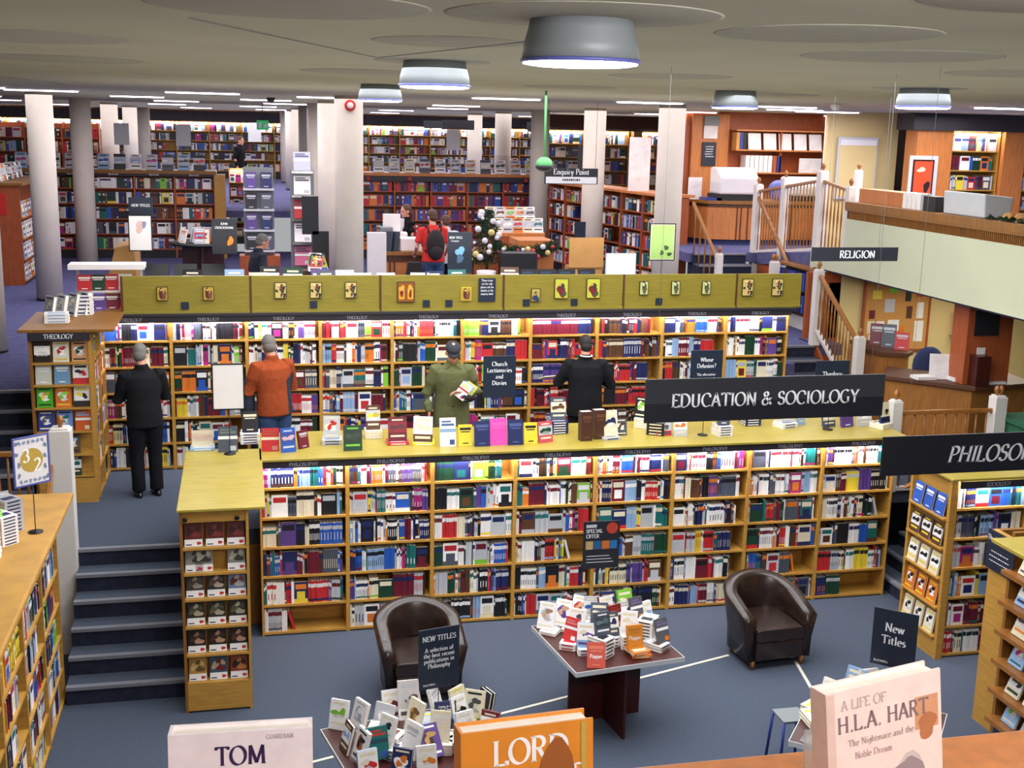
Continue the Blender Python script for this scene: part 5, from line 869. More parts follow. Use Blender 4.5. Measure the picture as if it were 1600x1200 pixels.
# ================= seating, tables =================
def armchair(label,loc,rz):
    t=thing('tub_armchair',label,'armchair',loc,rz,'leather tub armchairs'); N=28; W=.375
    path=[]
    for k in range(N+1):
        a=PI+PI*k/N  # back arc
        path.append((W*math.cos(PI-PI*k/N)*-1 if False else -W*math.cos(PI*k/N), .06+.32*math.sin(PI*k/N)))
    path=[(-W-.0,-.32),(-W,-.16)]+path+[(W,-.16),(W,-.32)]
    rs=[]; n=len(path)
    for i,(x,y) in enumerate(path):
        a=path[max(i-1,0)]; b=path[min(i+1,n-1)]; d=Vector((b[0]-a[0],b[1]-a[1])).normalized(); nx,ny=d.y,-d.x; nx,ny=-nx,-ny   # outward
        if x*nx+(y+.1)*ny<0: nx,ny=-nx,-ny
        u=(y+.32)/.70; H=.56+.24*max(0,min(1,u))**1.1; fl=.03+.02*u; th=.105
        Pp=lambda o,z: (x+nx*o,y+ny*o,z)
        rs.append([Pp(-.02,.09),Pp(-.012,.3),Pp(fl,H-.06),Pp(fl+.008,H-.02),Pp(fl-.03,H+.005),Pp(-th+.04,H+.008),Pp(-th+.002,H-.03),Pp(-th+.012,.42),Pp(-th,.1)])
    MB().rings(rs).obj('shell','leather',t)
    m=MB(); m.box(-.27,.27,-.33,.28,.09,.3); m.obj('front_rail','leather',t,bev=.02)
    m=MB(); m.rings([[(sx*.275*k,-.36*k2+ .02,z) for sx,k2 in ((-1,1),(1,1))]+[(.27*k,.26,z),(-.27*k,.26,z)] for k,k2_,z in ((.96,1,.3),(1,1,.33),(1,1,.39),(.96,1,.42),(.85,1,.43))],sm=False); o=m.obj('seat_cushion','leather',t,bev=.03)
    for x in (-.28,.28):
        for y in (-.29,.14): MB().lathe([(.022,0),(.036,.1)],c=(x,y,0),n=4).obj('foot','rail_oak',t)
armchair('dark brown leather tub armchair behind the New Titles sign on the left',(1.56,10.68,0),R(2)); armchair('dark brown leather tub armchair on the right near the sociology shelves',(5.2,10.84,0),R(5))
def xtable(label,loc,rz,s=.52,h=.75,rw=.36):
    t=thing('display_table',label,'table',loc,rz,'square display tables'); MB().box(-s,s,-s,s,h-.03,h).obj('tabletop','mahogany',t)
    for q in ((-s-.006,s+.006,-s-.006,-s),(-s-.006,s+.006,s,s+.006),(-s-.006,-s,-s,s),(s,s+.006,-s,s)): MB().box(q[0],q[1],q[2],q[3],h-.04,h+.003).obj('edge_strip','plastic_grey',t)
    MB().box(-rw,rw,-.012,.012,0,h-.03).obj('base_panel','mahogany',t); MB().box(-.012,.012,-.44,-.0125,0,h-.03).obj('base_panel','mahogany',t); MB().box(-.012,.012,.0125,.44,0,h-.03).obj('base_panel','mahogany',t)
    return t
xtable('square mahogany display table with white edge and crossed panel base between the armchairs',(3.16,9.82,0),R(8)); xtable('square display table of philosophy books at the bottom edge, under the New Titles sign',(1.22,8.15,0),R(12),.6); xtable('square display table at bottom right behind the open biography',(4.75,7.9,0),R(52))
st=thing('metal_stool','low blue metal stool beside the bottom right table','stool',(4.5,8.75,0)); MB().box(-.12,.12,-.12,.12,.43,.45).obj('seat','slate' if False else 'lamp_shade',st)
for x in (-.11,.11):
    for y in (-.11,.11): MB().tube([(x*1.25,y*1.25,0),(x,y,.44)],.013).obj('leg','blue_metal',st)
for a,b in (((.2,9.38),(2.62,10.12)),((3.5,10.45),(4.86,10.88)),((5.48,10.62),(5.5,10.2)),((5.5,10.2),(4.9,8.8))):
    pass
for k,(a,b) in enumerate((((.2,9.38),(4.84,10.88)),((5.47,10.62),(5.1,8.75)))):
    d=Vector((b[0]-a[0],b[1]-a[1],0)); n=d.cross(Vector((0,0,1))).normalized()*.016; m=MB(); A_=Vector((*a,.001)); B_=Vector((*b,.001)); u=Vector((0,0,.006))
    m.add([tuple(A_-n),tuple(A_+n),tuple(B_+n),tuple(B_-n),tuple(A_-n+u),tuple(A_+n+u),tuple(B_+n+u),tuple(B_-n+u)],[(0,1,2,3),(4,7,6,5),(0,4,5,1),(1,5,6,2),(2,6,7,3),(3,7,4,0)]); tag(m.obj('floor_strip','tape'),['long thin white strip on the carpet running under the display table','short white strip on the carpet from the right armchair'][k],'floor strip')
# sign stands on the tables
stand_sign('sign','navy NEW TITLES sign standing over the bottom left display table',(1.42,8.62,.753),R(13),.34,.5,.27,[('NEW TITLES',.043,0,.4),('A selection of',.036,0,.31),('the best recent',.036,0,.265),('publications in',.036,0,.22),('Philosophy',.036,0,.175),('BLACKWELL',.016,-.08,.03)])
stand_sign('sign','black SPECIAL OFFER sign with orange disc on the square display table',(3.18,10.15,.753),R(0),.35,.46,.58,[('SPECIAL',.036,-.07,.35),('OFFER',.036,-.085,.3)],'sign_black',pole='chrome',extra=lambda m,z:[blob(m,.1,z+.39,.055,.055,-.008,lin('#b8402c'),20),m.quad((-.15,-.008,z+.4),(-.05,-.008,z+.4),(-.05,-.008,z+.43),(-.15,-.008,z+.43),PCD['pale grey']),m.quad((-.15,-.008,z+.19),(-.08,-.008,z+.19),(-.08,-.008,z+.27),(-.15,-.008,z+.27),lin('#b8a070')),m.quad((-.075,-.008,z+.19),(.0,-.008,z+.19),(.0,-.008,z+.27),(-.075,-.008,z+.27),lin('#2c5a8a')),m.quad((.005,-.008,z+.19),(.08,-.008,z+.19),(.08,-.008,z+.27),(.005,-.008,z+.27),lin('#c06a30')),m.quad((.085,-.008,z+.19),(.15,-.008,z+.19),(.15,-.008,z+.27),(.085,-.008,z+.27),lin('#2a70b0'))]+[m.quad((-.14,-.008,z+.12-.03*k),(.08+.02*k,-.008,z+.12-.03*k),(.08+.02*k,-.008,z+.128-.03*k),(-.14,-.008,z+.128-.03*k),PCD['pale grey']) for k in range(3)])
stand_sign('sign','navy New Titles sign turned left over the bottom right display table',(5.2,8.4,.753),R(-42),.36,.5,.24,[('New',.075,0,.31),('Titles',.075,0,.2),('BLACKWELL',.018,-.09,.03)])
# ---- books on the middle table
tx,ty,tz,tr=3.16,9.82,.7535,R(8)
def tp(u,v,z=0): return (tx+u*math.cos(tr)-v*math.sin(tr),ty+u*math.sin(tr)+v*math.cos(tr),tz+z)
gm='books on the square display table'
POP=(3,PCD['white'],PCD['cream'],PCD['red'])
z=stack(5,tp(-.12,-.33),R(35),.15,.2,.034,PCD['white'],(0,PCD['black'],PCD['black']),'white book with black label in the tall pile at the front of the square table',gm)
put(loose_book(.15,.21,.03,PCD['slate grey'],(2,lin('#3c4a50'),lin('#6a7c80'),PCD['white'])),'dark grid-patterned book standing on the tall pile of the square table',(tp(-.14,-.24)[0],tp(-.14,-.24)[1],z),R(12),14,group=gm)
put(loose_book(.16,.22,.03,lin('#c04028'),(0,lin('#d86a4a'),lin('#e0b080'),PCD['white']),[('Popper',.033,.08,.085,PCD['white'])]),'red and yellow Popper book leaning at the front left corner of the square table',tp(-.32,-.49),R(-12),24,group=gm)
z=stack(2,tp(.15,-.44),R(4),.17,.18,.03,PCD['orange'],(0,PCD['yellow'],PCD['cream']),'orange book lying at the front of the square table',gm,.3)
put(loose_book(.15,.215,.03,lin('#dc8a2c'),(0,lin('#c07a28'),lin('#c07a28'),PCD['white']),[('Popper',.034,.075,.085,PCD['white'])]),'orange Popper book standing on the orange pile',(tp(.12,-.36)[0],tp(.12,-.36)[1],z),R(4),12,group=gm)
stack(7,tp(.3,-.16),R(-35),.15,.21,.03,PCD['white'],(0,PCD['pale grey'],PCD['black']),'white book in the tall right-hand pile of the square table',gm)
z=stack(2,tp(.42,-.36),R(35),.15,.21,.028,PCD['pale grey'],(0,PCD['white'],PCD['brown']),'pale book lying at the right corner of the square table',gm)
put(loose_book(.14,.215,.026,lin('#57585e'),(3,PCD['white'],lin('#7a6a90'),PCD['orange'])),'slate book with white band leaning at the right corner of the square table',(tp(.44,-.3)[0],tp(.44,-.3)[1],z),R(22),20,group=gm)
put(loose_book(.14,.215,.026,lin('#57585e'),(3,PCD['white'],lin('#7a6a90'),PCD['orange'])),'slate book with white band standing behind the tall right pile',(*tp(.31,-.02)[:2],tz+.17),R(20),16,group=gm)
z=stack(3,tp(.1,.02),R(10),.15,.2,.03,lin('#b8c4dc'),(0,PCD['navy blue'],PCD['navy blue']),'pale blue book in the middle pile of the square table',gm)
put(loose_book(.14,.21,.026,lin('#7a1c1c'),(3,PCD['white'],lin('#a03030'),PCD['orange'])),'dark red book standing on the pale blue pile',(*tp(.14,.06)[:2],z),R(25),14,group=gm)
for k,(u,v,r_,c,l) in enumerate(((-.47,.34,-35,'pale grey','pale grey book leaning at the far left corner of the square table'),(-.3,.36,-38,'purple','lilac book leaning second from the far left of the square table'),(-.12,.4,-42,'red','reddish book leaning at the back of the square table'),(.2,.33,10,'navy blue','blue-topped book standing at the back centre of the square table'),(.38,.34,14,'lime green','green book standing at the back right of the square table'),(-.02,.12,-15,'slate grey','dark picture book standing at the centre of the square table'))):
    put(loose_book(.16,.25,.03,PCD['white'] if k<3 else PCD[c],(4 if k<3 else 1,PCD[c],lin('#c8a080'),PCD['cream'])),l,(*tp(u,v)[:2],tz+(.035 if k<3 else .06)),R(r_),20,group=gm)
    stack(1,(*tp(u,v-.06)[:2],tz),R(r_),.16,.2,.03,PCD['white'],(0,PCD['pale grey'],PCD['cream']),l.split(' book')[0]+' book under the leaning one, '+l.split(' at ')[-1] if ' at ' in l else l+' base',gm)
z=stack(2,tp(-.42,-.08),R(-30),.15,.2,.03,PCD['white'],(0,PCD['red'],PCD['red']),'white book with red spine lying at the left of the square table',gm)
put(loose_book(.14,.21,.024,lin('#d03a38'),(3,PCD['white'],lin('#e08080'),PCD['white'])),'red book with white band leaning on the left pile of the square table',(*tp(-.38,-.02)[:2],z),R(-48),18,group=gm)
EX=[(-.25,.12,-30,'white','inner left'),(-.02,.28,-12,'pale grey','back centre left'),(.1,.18,20,'maroon','inner back'),(.28,.14,12,'pale grey','inner right'),(.0,-.12,8,'slate grey','middle'),(.12,-.2,-22,'white','inner front'),(-.3,-.2,-18,'pale blue','front left inner'),(.44,.02,30,'white','right rim')]
for k,(u,v,r_,c,l) in enumerate(EX):
    zz=stack(2+k%3,(*tp(u,v-.04)[:2],tz),R(r_+12),.15,.21,.03,vary(PCD['white'],.05),(0,vary(PCD['pale grey']),PCD['slate grey']),f'white book in the {l} pile of the square table',gm)
    put(loose_book(.15,.22,.028,PCD[c],(rnd.choice([1,2,3,4]),vary(PCD['white']),vary(rnd.choice(PC)[1]),PCD['cream'])),f'{c} book standing on the {l} pile of the square table',(*tp(u,v)[:2],zz),R(r_),15,group=gm)
# ---- books on the bottom left table
tx,ty,tr=1.22,8.2,R(12); gm='books on the bottom left display table'
BL2=[(-.42,.3,-62,'white',(4,lin('#a8aab8'),lin('#d8d8e0'),PCD['pale grey']),'white book leaning left at the far left corner of the bottom left table',.24,.07),(-.2,.34,-40,'pale grey',(4,lin('#c8ccd0'),PCD['white'],PCD['pale grey']),'pale book leaning behind the open sign, bottom left table',.22,.0),
(.02,.3,2,'white',(1,lin('#cfc6c4'),lin('#5a4c50'),PCD['pale grey']),'tall white-topped book with a dark hat picture standing before the New Titles sign',.3,.08),(.3,.36,60,'white',(0,PCD['pale grey'],PCD['white'],PCD['white']),'thin white book seen edge-on right of the sign pole',.24,.04),(.46,.3,40,'cream',(4,PCD['white'],lin('#b8b0a0'),PCD['yellow']),'cream book leaning right at the far side of the bottom left table',.22,.04),(.5,.2,-28,'cream',(4,lin('#c8ccc0'),lin('#4a4a48'),PCD['black']),'cream book with dark curved line leaning at the right of the bottom left table',.26,.0),
(.22,.02,3,'navy blue',(2,lin('#1c2848'),lin('#5a7ab0'),PCD['navy blue']),'navy Living in the End Times book standing at the centre of the bottom left table',.27,.03),(-.06,.08,-62,'cream',(4,lin('#b08a3c'),lin('#6a4a20'),PCD['cream']),'gold and brown book leaning at the middle of the bottom left table',.26,.09),
(-.36,-.1,12,'teal green',(3,lin('#204858'),lin('#c04030'),lin('#3a60b0')),'dark teal book with red and blue foot at the left of the bottom left table',.24,.03),(-.52,-.05,-70,'white',(4,lin('#a85a28'),PCD['black'],PCD['black']),'orange and black book seen edge-on at the far left edge of the bottom left table',.24,.03),(-.16,-.14,-58,'white',(0,PCD['pale grey'],PCD['cream'],PCD['white']),'white book seen from its spine near the front of the bottom left table',.26,.03),(.02,-.24,16,'purple',(4,lin('#3a2418'),lin('#b8905a'),PCD['white']),'dark book with feather picture lying tilted at the front of the bottom left table',.25,.04)]
for k,(u,v,r_,c,stl,l,h,dz) in enumerate(BL2):
    wd=[('Living in the',.018,.085,.225,PCD['white']),('End Times',.018,.09,.2,PCD['white']),('SLAVOJ Z',.016,.07,.07,PCD['white'])] if k==6 else None
    put(loose_book(.165,h,.028,PCD[c],stl,wd),l,(*tp(u,v)[:2],.7535+dz),R(r_),16 if k!=11 else 40,group=gm)
stack(3,tp(-.3,.16),R(-20),.17,.22,.028,PCD['white'],(0,PCD['pale grey'],PCD['pale blue']),'white book in the left back pile of the bottom left table',gm)
stack(5,tp(-.14,.02),R(50),.15,.21,.024,PCD['white'],(0,PCD['maroon'],PCD['maroon']),'white book with maroon spine in the striped pile of the bottom left table',gm)
stack(4,tp(.1,.14),R(0),.17,.2,.026,lin('#a8bcc8'),(0,PCD['yellow'],PCD['pale grey']),'pale blue book in the centre pile of the bottom left table',gm)
stack(1,tp(.4,.18),R(20),.18,.22,.02,PCD['white'],(0,PCD['lime green'],PCD['cream']),'white book lying right on the bottom left table',gm)
stack(2,tp(.62,.1),R(35),.15,.2,.02,PCD['yellow'],(0,PCD['cream'],PCD['black']),'yellow book lying at the right rim of the bottom left table',gm)
EX=[(-.5,.5,-30,'white',0,'far left corner'),(-.05,.5,8,'pale grey',0,'far edge centre'),(.14,.5,30,'cream',0,'far edge right'),(-.3,-.02,-50,'white',1,'left middle'),(.36,.05,35,'pale grey',1,'right middle'),(.1,-.12,-20,'cream',1,'front centre'),(-.5,-.32,15,'pale blue',0,'front left'),(-.3,-.38,-30,'navy blue',0,'front left, inner'),(.3,-.2,20,'white',1,'front right'),(.5,-.1,-35,'maroon',0,'right rim'),(-.1,-.42,5,'white',0,'near edge left'),(.18,-.42,-12,'orange',0,'near edge right'),(-.56,.16,-75,'brown',0,'left rim')]
for k,(u,v,r_,c,st_,l) in enumerate(EX):
    zz=stack(3,(*tp(u,v-.05)[:2],.7535),R(r_+10),.16,.21,.028,vary(PCD['white'],.05),(0,vary(PCD['pale grey']),PCD[c] if c!='white' else PCD['slate grey']),f'white book in the low pile, {l} of the bottom left table',gm) if st_ else .7535
    put(loose_book(.15,.23,.026,PCD[c],(rnd.choice([0,1,2,4]),vary(PCD['white']),vary(rnd.choice(PC)[1]),PCD['cream'])),f'{c} upright book at the {l} of the bottom left table',(*tp(u,v)[:2],zz),R(r_),15,group=gm)
for k in range(2): put(loose_book(.15,.23,.022,PCD['black'],(0,PCD['navy blue'],PCD['black'],PCD['white'])),f'black book seen edge-on at the right rim, {["left","right"][k]} of the pair',(*tp(.6+.03*k,.26)[:2],.7535),R(-70),10,group=gm)
# ---- books on the bottom right table
gm='books on the bottom right display table'
for k,(x,y,r_,c,l) in enumerate(((4.55,8.25,-60,'cream','cream and green book leaning at the far left of the bottom right table'),(4.86,8.42,-58,'pale blue','turquoise book leaning beside the New Titles sign'),(5.02,8.35,5,'white','white book standing left of the small New Titles sign'),(5.2,8.15,0,'red','red-edged book below the small New Titles sign'),(5.3,8.05,50,'cream','pale book leaning right of the small New Titles sign'))): put(loose_book(.17,.24,.03,PCD[c],(1,vary(PCD['pale blue' if k==1 else 'white']),vary(PCD['lime green']),PCD['cream'])),l,(x,y,.7535),R(r_),18,group=gm)
for k,(x,y) in enumerate(((4.35,7.95),(4.5,8.1))): stack(2,(x,y,.7535),R(30*k),.17,.22,.03,PCD['cream'],(0,PCD['yellow'],PCD['white']),f'cream book lying on the {["left","middle"][k]} of the bottom right table',gm)
tag(MB().prismX([(-.1,0),(.1,0),(.1,.012),(-.02,.2),(-.03,.19),(.06,.014)],-.08,.08).obj('book_stand','perspex',None,(4.22,7.75,.7535),R(30)),'empty clear book stand at the left corner of the bottom right table','book stand')
# ---- long philosophy counter display
FR=[(-0.45,12.56,0.214,0.177,'cream'),(-0.19,12.42,0.198,0.278,'slate grey'),(0.04,12.78,0.171,0.231,'black'),(0.24,12.39,0.180,0.249,'red'),(0.43,12.33,0.153,0.262,'bright blue'),(0.60,12.47,0.128,0.199,'maroon'),(0.89,12.61,0.179,0.256,'pale grey'),(1.09,12.30,0.195,0.277,'dark green'),(1.36,12.83,0.155,0.278,'brown'),(1.59,12.52,0.200,0.270,'maroon'),(1.85,12.46,0.207,0.284,'brown'),(2.11,12.34,0.172,0.317,'pale blue'),(2.30,12.34,0.152,0.236,'yellow'),(2.475,12.29,0.170,0.283,'navy blue'),(2.66,12.32,0.187,0.298,'magenta'),(2.845,12.30,0.170,0.285,'navy blue'),(3.02,12.33,0.146,0.239,'yellow'),(3.20,12.36,0.168,0.240,'red'),(3.44,12.76,0.174,0.270,'slate grey'),(3.96,12.42,0.165,0.301,'cream'),(4.12,12.55,0.129,0.197,'slate grey'),(4.45,12.89,0.163,0.247,'black'),(4.60,12.48,0.173,0.191,'red'),(4.78,12.43,0.159,0.212,'pale grey'),(5.29,12.42,0.145,0.214,'slate grey'),(5.81,12.84,0.166,0.252,'black'),(6.20,12.67,0.180,0.206,'pale grey'),(6.42,12.76,0.106,0.208,'pale blue'),(6.7,12.61,0.181,0.226,'slate grey'),(6.92,12.58,0.181,0.227,'purple'),(7.16,12.61,0.207,0.233,'pale grey'),(7.36,12.5,0.168,0.254,'navy blue')]
RZ_={3:-3,4:14,5:38,10:-14,19:8,21:-40,26:10,27:16,28:14,29:16,30:12,31:24,0:-4,17:14,6:-6}
SY={0:(2,lin('#e0c4b4'),lin('#d8b8a8'),PCD['cream']),1:(3,PCD['white'],lin('#70807c'),PCD['pale grey']),3:(3,PCD['cream'],lin('#a84a38'),lin('#c08070')),4:(2,lin('#3a4a98'),lin('#c8a8b8'),PCD['pale grey']),7:(2,lin('#2a3830'),lin('#3c5044'),PCD['lime green']),9:(2,lin('#8a2a38'),lin('#5a3038'),PCD['cream']),11:(3,lin('#88a8c8'),lin('#4a6898'),lin('#3a5080')),13:(0,lin('#4a5a90'),PCD['cream'],PCD['cream']),15:(0,lin('#4a5a90'),PCD['cream'],PCD['cream']),14:(0,lin('#e860b8'),lin('#e860b8'),lin('#e860b8')),12:(0,PCD['black'],PCD['black'],PCD['yellow']),16:(0,PCD['black'],PCD['black'],PCD['yellow'])}
gm='display books on the philosophy counter'
for k,(x,y,w_,h,c) in enumerate(FR):
    col=PCD[c] if k not in (14,17) else lin('#dc4cb0' if k==14 else '#c8505c'); stl=SY.get(k,(rnd.choice([0,1,2,4]),vary(rnd.choice([PCD['cream'],PCD['white'],PCD['pale grey']])),vary(rnd.choice(PC)[1]),PCD['cream']))
    zb=1.959; under={2:(4,'white'),6:(2,'pale grey'),8:(3,'cream'),9:(1,'red'),10:(1,'yellow'),18:(5,'navy blue'),21:(4,'cream'),19:(1,'pale grey'),24:(4,'white'),25:(4,'navy blue'),26:(2,'white'),31:(2,'cream'),0:(1,'pale blue')}.get(k)
    nmc={'magenta':'bright pink','slate grey':'grey'}.get(c,c)
    if under:
        zb=stack(under[0],(x,y-.06,1.959),R(RZ_.get(k,0))+.05,w_+.03,.2,.028,PCD[under[1]],(0,PCD['navy blue' if under[1]!='navy blue' else 'white'],PCD['navy blue' if under[1] in('white','pale grey') else 'white']),f'{under[1]} book lying under the {ordw(k)} display book from left on the philosophy counter',gm)
    put(loose_book(w_,h*.97,.03,PCD['white'] if k in(11,) else col,stl),f'{nmc} display book, {ordw(k)} from left along the philosophy counter',(x,y,zb),R(RZ_.get(k,0)),11,group=gm)
for k,(x,y) in enumerate(((3.66,12.36),(3.83,12.42))): put(loose_book(.13,.33,.1,lin('#4a2c24'),(0,lin('#6a4030'),lin('#3a2018'),lin('#8a6a4a'))),f'thick brown leather-like volume on the philosophy counter, {["left","right"][k]} of the pair',(x,y,1.959),R(6),2,group=gm)
stack(4,(4.5,12.5,1.959),R(-30),.2,.2,.035,PCD['black'],(0,PCD['cream'],PCD['cream']),'black book with cream pages in the slanting pile on the philosophy counter',gm)
tag(MB().lathe([(.07,0),(.07,.01),(.001,.012)],n=24,col=PCD['cream']).obj('round_card','print',None,(5.55,12.9,2.2)),'round cream card on a thin stand behind the Education sign','card').rotation_euler=(R(80),0,0)
tag(MB().tube([(5.55,12.92,1.959),(5.55,12.92,2.2)],.006).obj('card_stand','metal_dark'),'thin dark stand of the round cream card','stand')
# ---- piles on the left counter
gm='books on the left counter'
LCB=[(-1.98,9.35,0,5,'white',.036,'white book in the nearest big pile on the left counter',.19),(-2.12,8.9,10,4,'cream',.036,'cream book in the pile at the left edge of the left counter',.19),(-1.86,9.8,45,9,'white',.026,'white book with dark stripe in the tall striped pile on the left counter',.15),(-1.88,10.12,40,9,'pale grey',.03,'pale book in the second striped pile behind the sign pole',.16),(-2.3,9.9,20,5,'cream',.03,'cream book in the middle pile of the left counter',.17),(-2.2,10.6,0,4,'white',.03,'white book in the far pile of the left counter',.17),(-2.4,9.3,0,4,'white',.03,'white book in the outer pile of the left counter',.17)]
for x,y,r_,n,c,t_,l,w_ in LCB: stack(n,(x,y,1.959),R(r_),w_,.22,t_,PCD[c],(0,PCD['pale grey'],PCD['navy blue'] if 'strip' in l else PCD['pale grey']),l,gm,.03)
for k,(x,y,z,r_,c,l) in enumerate(((-2.3,10.0,2.11,35,'cream','pinkish tall book leaning on the left counter behind the piles'),(-2.1,9.3,2.14,50,'pale blue','silvery book leaning on the nearest pile of the left counter'),(-2.0,10.3,2.0,30,'pale grey','pale green book standing on the left counter beside the sign'),(-2.45,9.8,2.11,40,'white','white book leaning at the far left of the left counter'),(-2.15,8.95,2.11,40,'slate grey','grey-green book leaning at the edge of the left counter'),(-2.2,10.7,2.08,20,'brown','brown book standing far on the left counter'),(-1.95,9.75,2.2,60,'lime green','green-edged book lying on the striped pile'))): put(loose_book(.16,.25,.03,PCD[c] if k else lin('#e0a8a0'),(4 if k!=0 else 0,vary(PCD['cream']),vary(PCD['slate grey']),PCD['white'])),l,(x,y,z),R(r_),18,group=gm)
# ---- on the theology end unit
gm='books on the theology end unit'
stack(3,(-2.05,14.15,3.057),R(5),.26,.2,.035,PCD['white'],(0,PCD['pale grey'],PCD['pale blue']),'white book in the front pile on the theology end unit',gm)
for k in range(4): put(loose_book(.2,.27,.04,PCD[['pale grey','white','pale grey','white'][k]],(4,vary(PCD['pale blue']),vary(PCD['cream']),PCD['navy blue'])),f'pale book leaning on the theology end unit, {ordw(k)} from left',(-2.2+.11*k,14.45+.12*k,3.057),R(-55),12,group=gm)
stack(5,(-1.85,14.75,3.057),R(0),.24,.2,.045,PCD['white'],(0,PCD['navy blue'],PCD['navy blue']),'white and blue boxed book in the pile on the theology end unit',gm)
for k in range(8): nm=['red','dark green','red','white','dark green','purple','maroon','red'][k]; put(loose_book(.17,.19,.04,PCD[nm],(0,PCD['white'],PCD['cream'],PCD['white'])),f'{nm} small book in the {"upper" if k<4 else "lower"} row beside the oak panel, {ordw(k%4)} from left',(-1.95+.15*(k%4)+.1,15.1+.03*(k%4),3.057+(.24 if k<4 else 0)),0,6,group=gm)
t=thing('tier_shelf','slim white-edged tier rack holding small red and green books','rack',(-1.6,15.1,3.057)); MB().box(-.35,.42,.04,.24,.21,.235).obj('shelf','plastic_white',t); MB().box(-.42,.45,-.08,.24,.5,.56).obj('top_panel','plastic_white',t); 
for x in (-.34,.4): MB().box(x-.01,x+.01,.1,.24,0,.5).obj('side_panel','perspex',t)
# ================= foreground ledge =================
lg=thing('gallery_ledge','wooden ledge of the near gallery at the bottom edge','ledge',(-1.5,.9,4.345)); MB().box(-1.5,9,0,.62,0,.06).obj('board','cherry_light',lg,bev=.006)
gm='biographies on the near ledge'
b=loose_book(.153,.259,.03,lin('#efe4e4'),None,[('TOM',.021,.0765,.222,lin('#3a2450')),('BINGHAM',.021,.0765,.192,lin('#3a2450'))]); text(b,'GUARDIAN',.005,.118,.249,-.0004,.14,col=lin('#a89aa0')); mq=MB()
put(b,'white biography lettered TOM BINGHAM on the near ledge, left',(-.015,1.2,4.408),R(-3),6,group=gm)
b=loose_book(.158,.237,.034,lin('#d8892c'),None,[('LORD',.03,.083,.194,PCD['white']),('LE',.028,.132,.158,PCD['white'])])
blob(b,.115,.165,.022,.05,-.0011,lin('#9a5a2a')); blob(b,.02,.1,.02,.05,-.001,lin('#b87028')); b.quad((.143,-.001,0),(.149,-.001,0),(.149,-.001,.235),(.143,-.001,.235),lin('#b8a050'))
put(b,'orange biography lettered LORD on the near ledge, middle',(.307,1.2,4.408),R(4),6,group=gm)
b=loose_book(.168,.252,.032,lin('#f0dcd2'),None,[('A LIFE OF',.0125,.054,.227,lin('#c8b4ae')),('H.L.A. HART',.0205,.082,.199,lin('#8a7478')),('The Nightmare and the',.0085,.078,.18,lin('#b8a0a0')),('Noble Dream',.0085,.066,.163,lin('#b8a0a0'))]); DZ=.029
b.quad((.128,-.0002,.18),(.163,-.0002,.18),(.163,-.0002,.222),(.128,-.0002,.222),lin('#d49c74')); blob(b,.146,.184,.015,.015,-.0003,lin('#b87850')); blob(b,.118,.114,.028,.035,-.0002,lin('#cfc0bc')); blob(b,.118,.13,.02,.02,-.0004,lin('#9a8c8e')); b.quad((0,-.0002,0),(.012,-.0002,0),(.012,-.0002,.25),(0,-.0002,.25),lin('#e0c4b8'))
put(b,'cream biography lettered A LIFE OF H.L.A. HART on the near ledge, right',(.768,1.2,4.412),R(8),6,group=gm,roll=-3.5)
for k,x in enumerate((-.015,.295,.745)): tag(MB().prismX([(-.02,0),(.1,0),(.1,.004),(.05,.006),(.062,.15),(.056,.15),(.042,.004)],-.05,.05).obj('book_stand','perspex',None,(x,1.25,4.407)),f'clear stand behind the {["left","middle","right"][k]} biography on the near ledge','book stand')
# ================= people =================
def bag_strap(T,J):
    m=MB(); m.ell((.0,.17,1.18),(.16,.1,.26),16,12); m.ell((0,.25,1.05),(.11,.05,.12)); m.obj('backpack','bag',T,bev=0)
    for sx in (-1,1): MB().tube([(sx*.1,.13,1.35),(sx*.12,.05,1.5),(sx*.12,-.1,1.45),(sx*.13,-.13,1.25),(sx*.15,.1,1.05)],.016,8).obj('strap','bag',T)
def navy_side(T,J):
    m=MB(); loft(m,[(.115,.03,.86,.095,.12),(.11,.02,1.05,.085,.112),(.12,.01,1.25,.08,.09)]); m.obj('navy_side_panel','navy_panel',T)
def green_extra(T,J):
    m=MB(); m.prismY([(-.05,1.47),(.05,1.47),(.0,1.22)],-.135,-.1); m.obj('scarf','shirt_white' if False else 'cardboard',T)
    for sx in(-1,1): m=MB(); m.prismY([(sx*.03,1.48),(sx*.1,1.42),(sx*.085,1.36),(sx*.0,1.12)],-.152,-.13); m.obj('lapel','coat_green',T)
    for z in (1.12,.98,.84): MB().ell((.01,-.148,z),(.014,.006,.014),10,6).obj('button','walnut',T)
def suit_extra(T,J): MB().tube([(x,y,1.515) for x,y in [(.07*math.cos(a),.004+.07*math.sin(a)) for a in [2*PI*i/16 for i in range(17)]]],.009,6).obj('shirt_collar','shirt_white',T)
p=human('man in black jacket and black trousers reading at the left theology shelves, back to us',(-1.13,13.95,1.07),R(196),1.76,[((-.27,-.1,1.12),(-.14,-.33,1.13),(.5,-.8,.1),(0,.2,-1)),((.27,-.1,1.12),(.12,-.33,1.14),(-.5,-.8,.1),(0,.2,-1))],(.05,28,-20),'cloth_black','cloth_trouser','hair_grey',hem=.82,thick=1.12,lean=.05)
tag(loose_book(.15,.2,.02,PCD['white'],(2,PCD['pale grey'],PCD['cream'],PCD['white'])).obj('book','print',None,(-.98,14.3,2.26),R(196)),'small white book held by the man in the black jacket','book').rotation_euler=(R(-60),0,R(16))
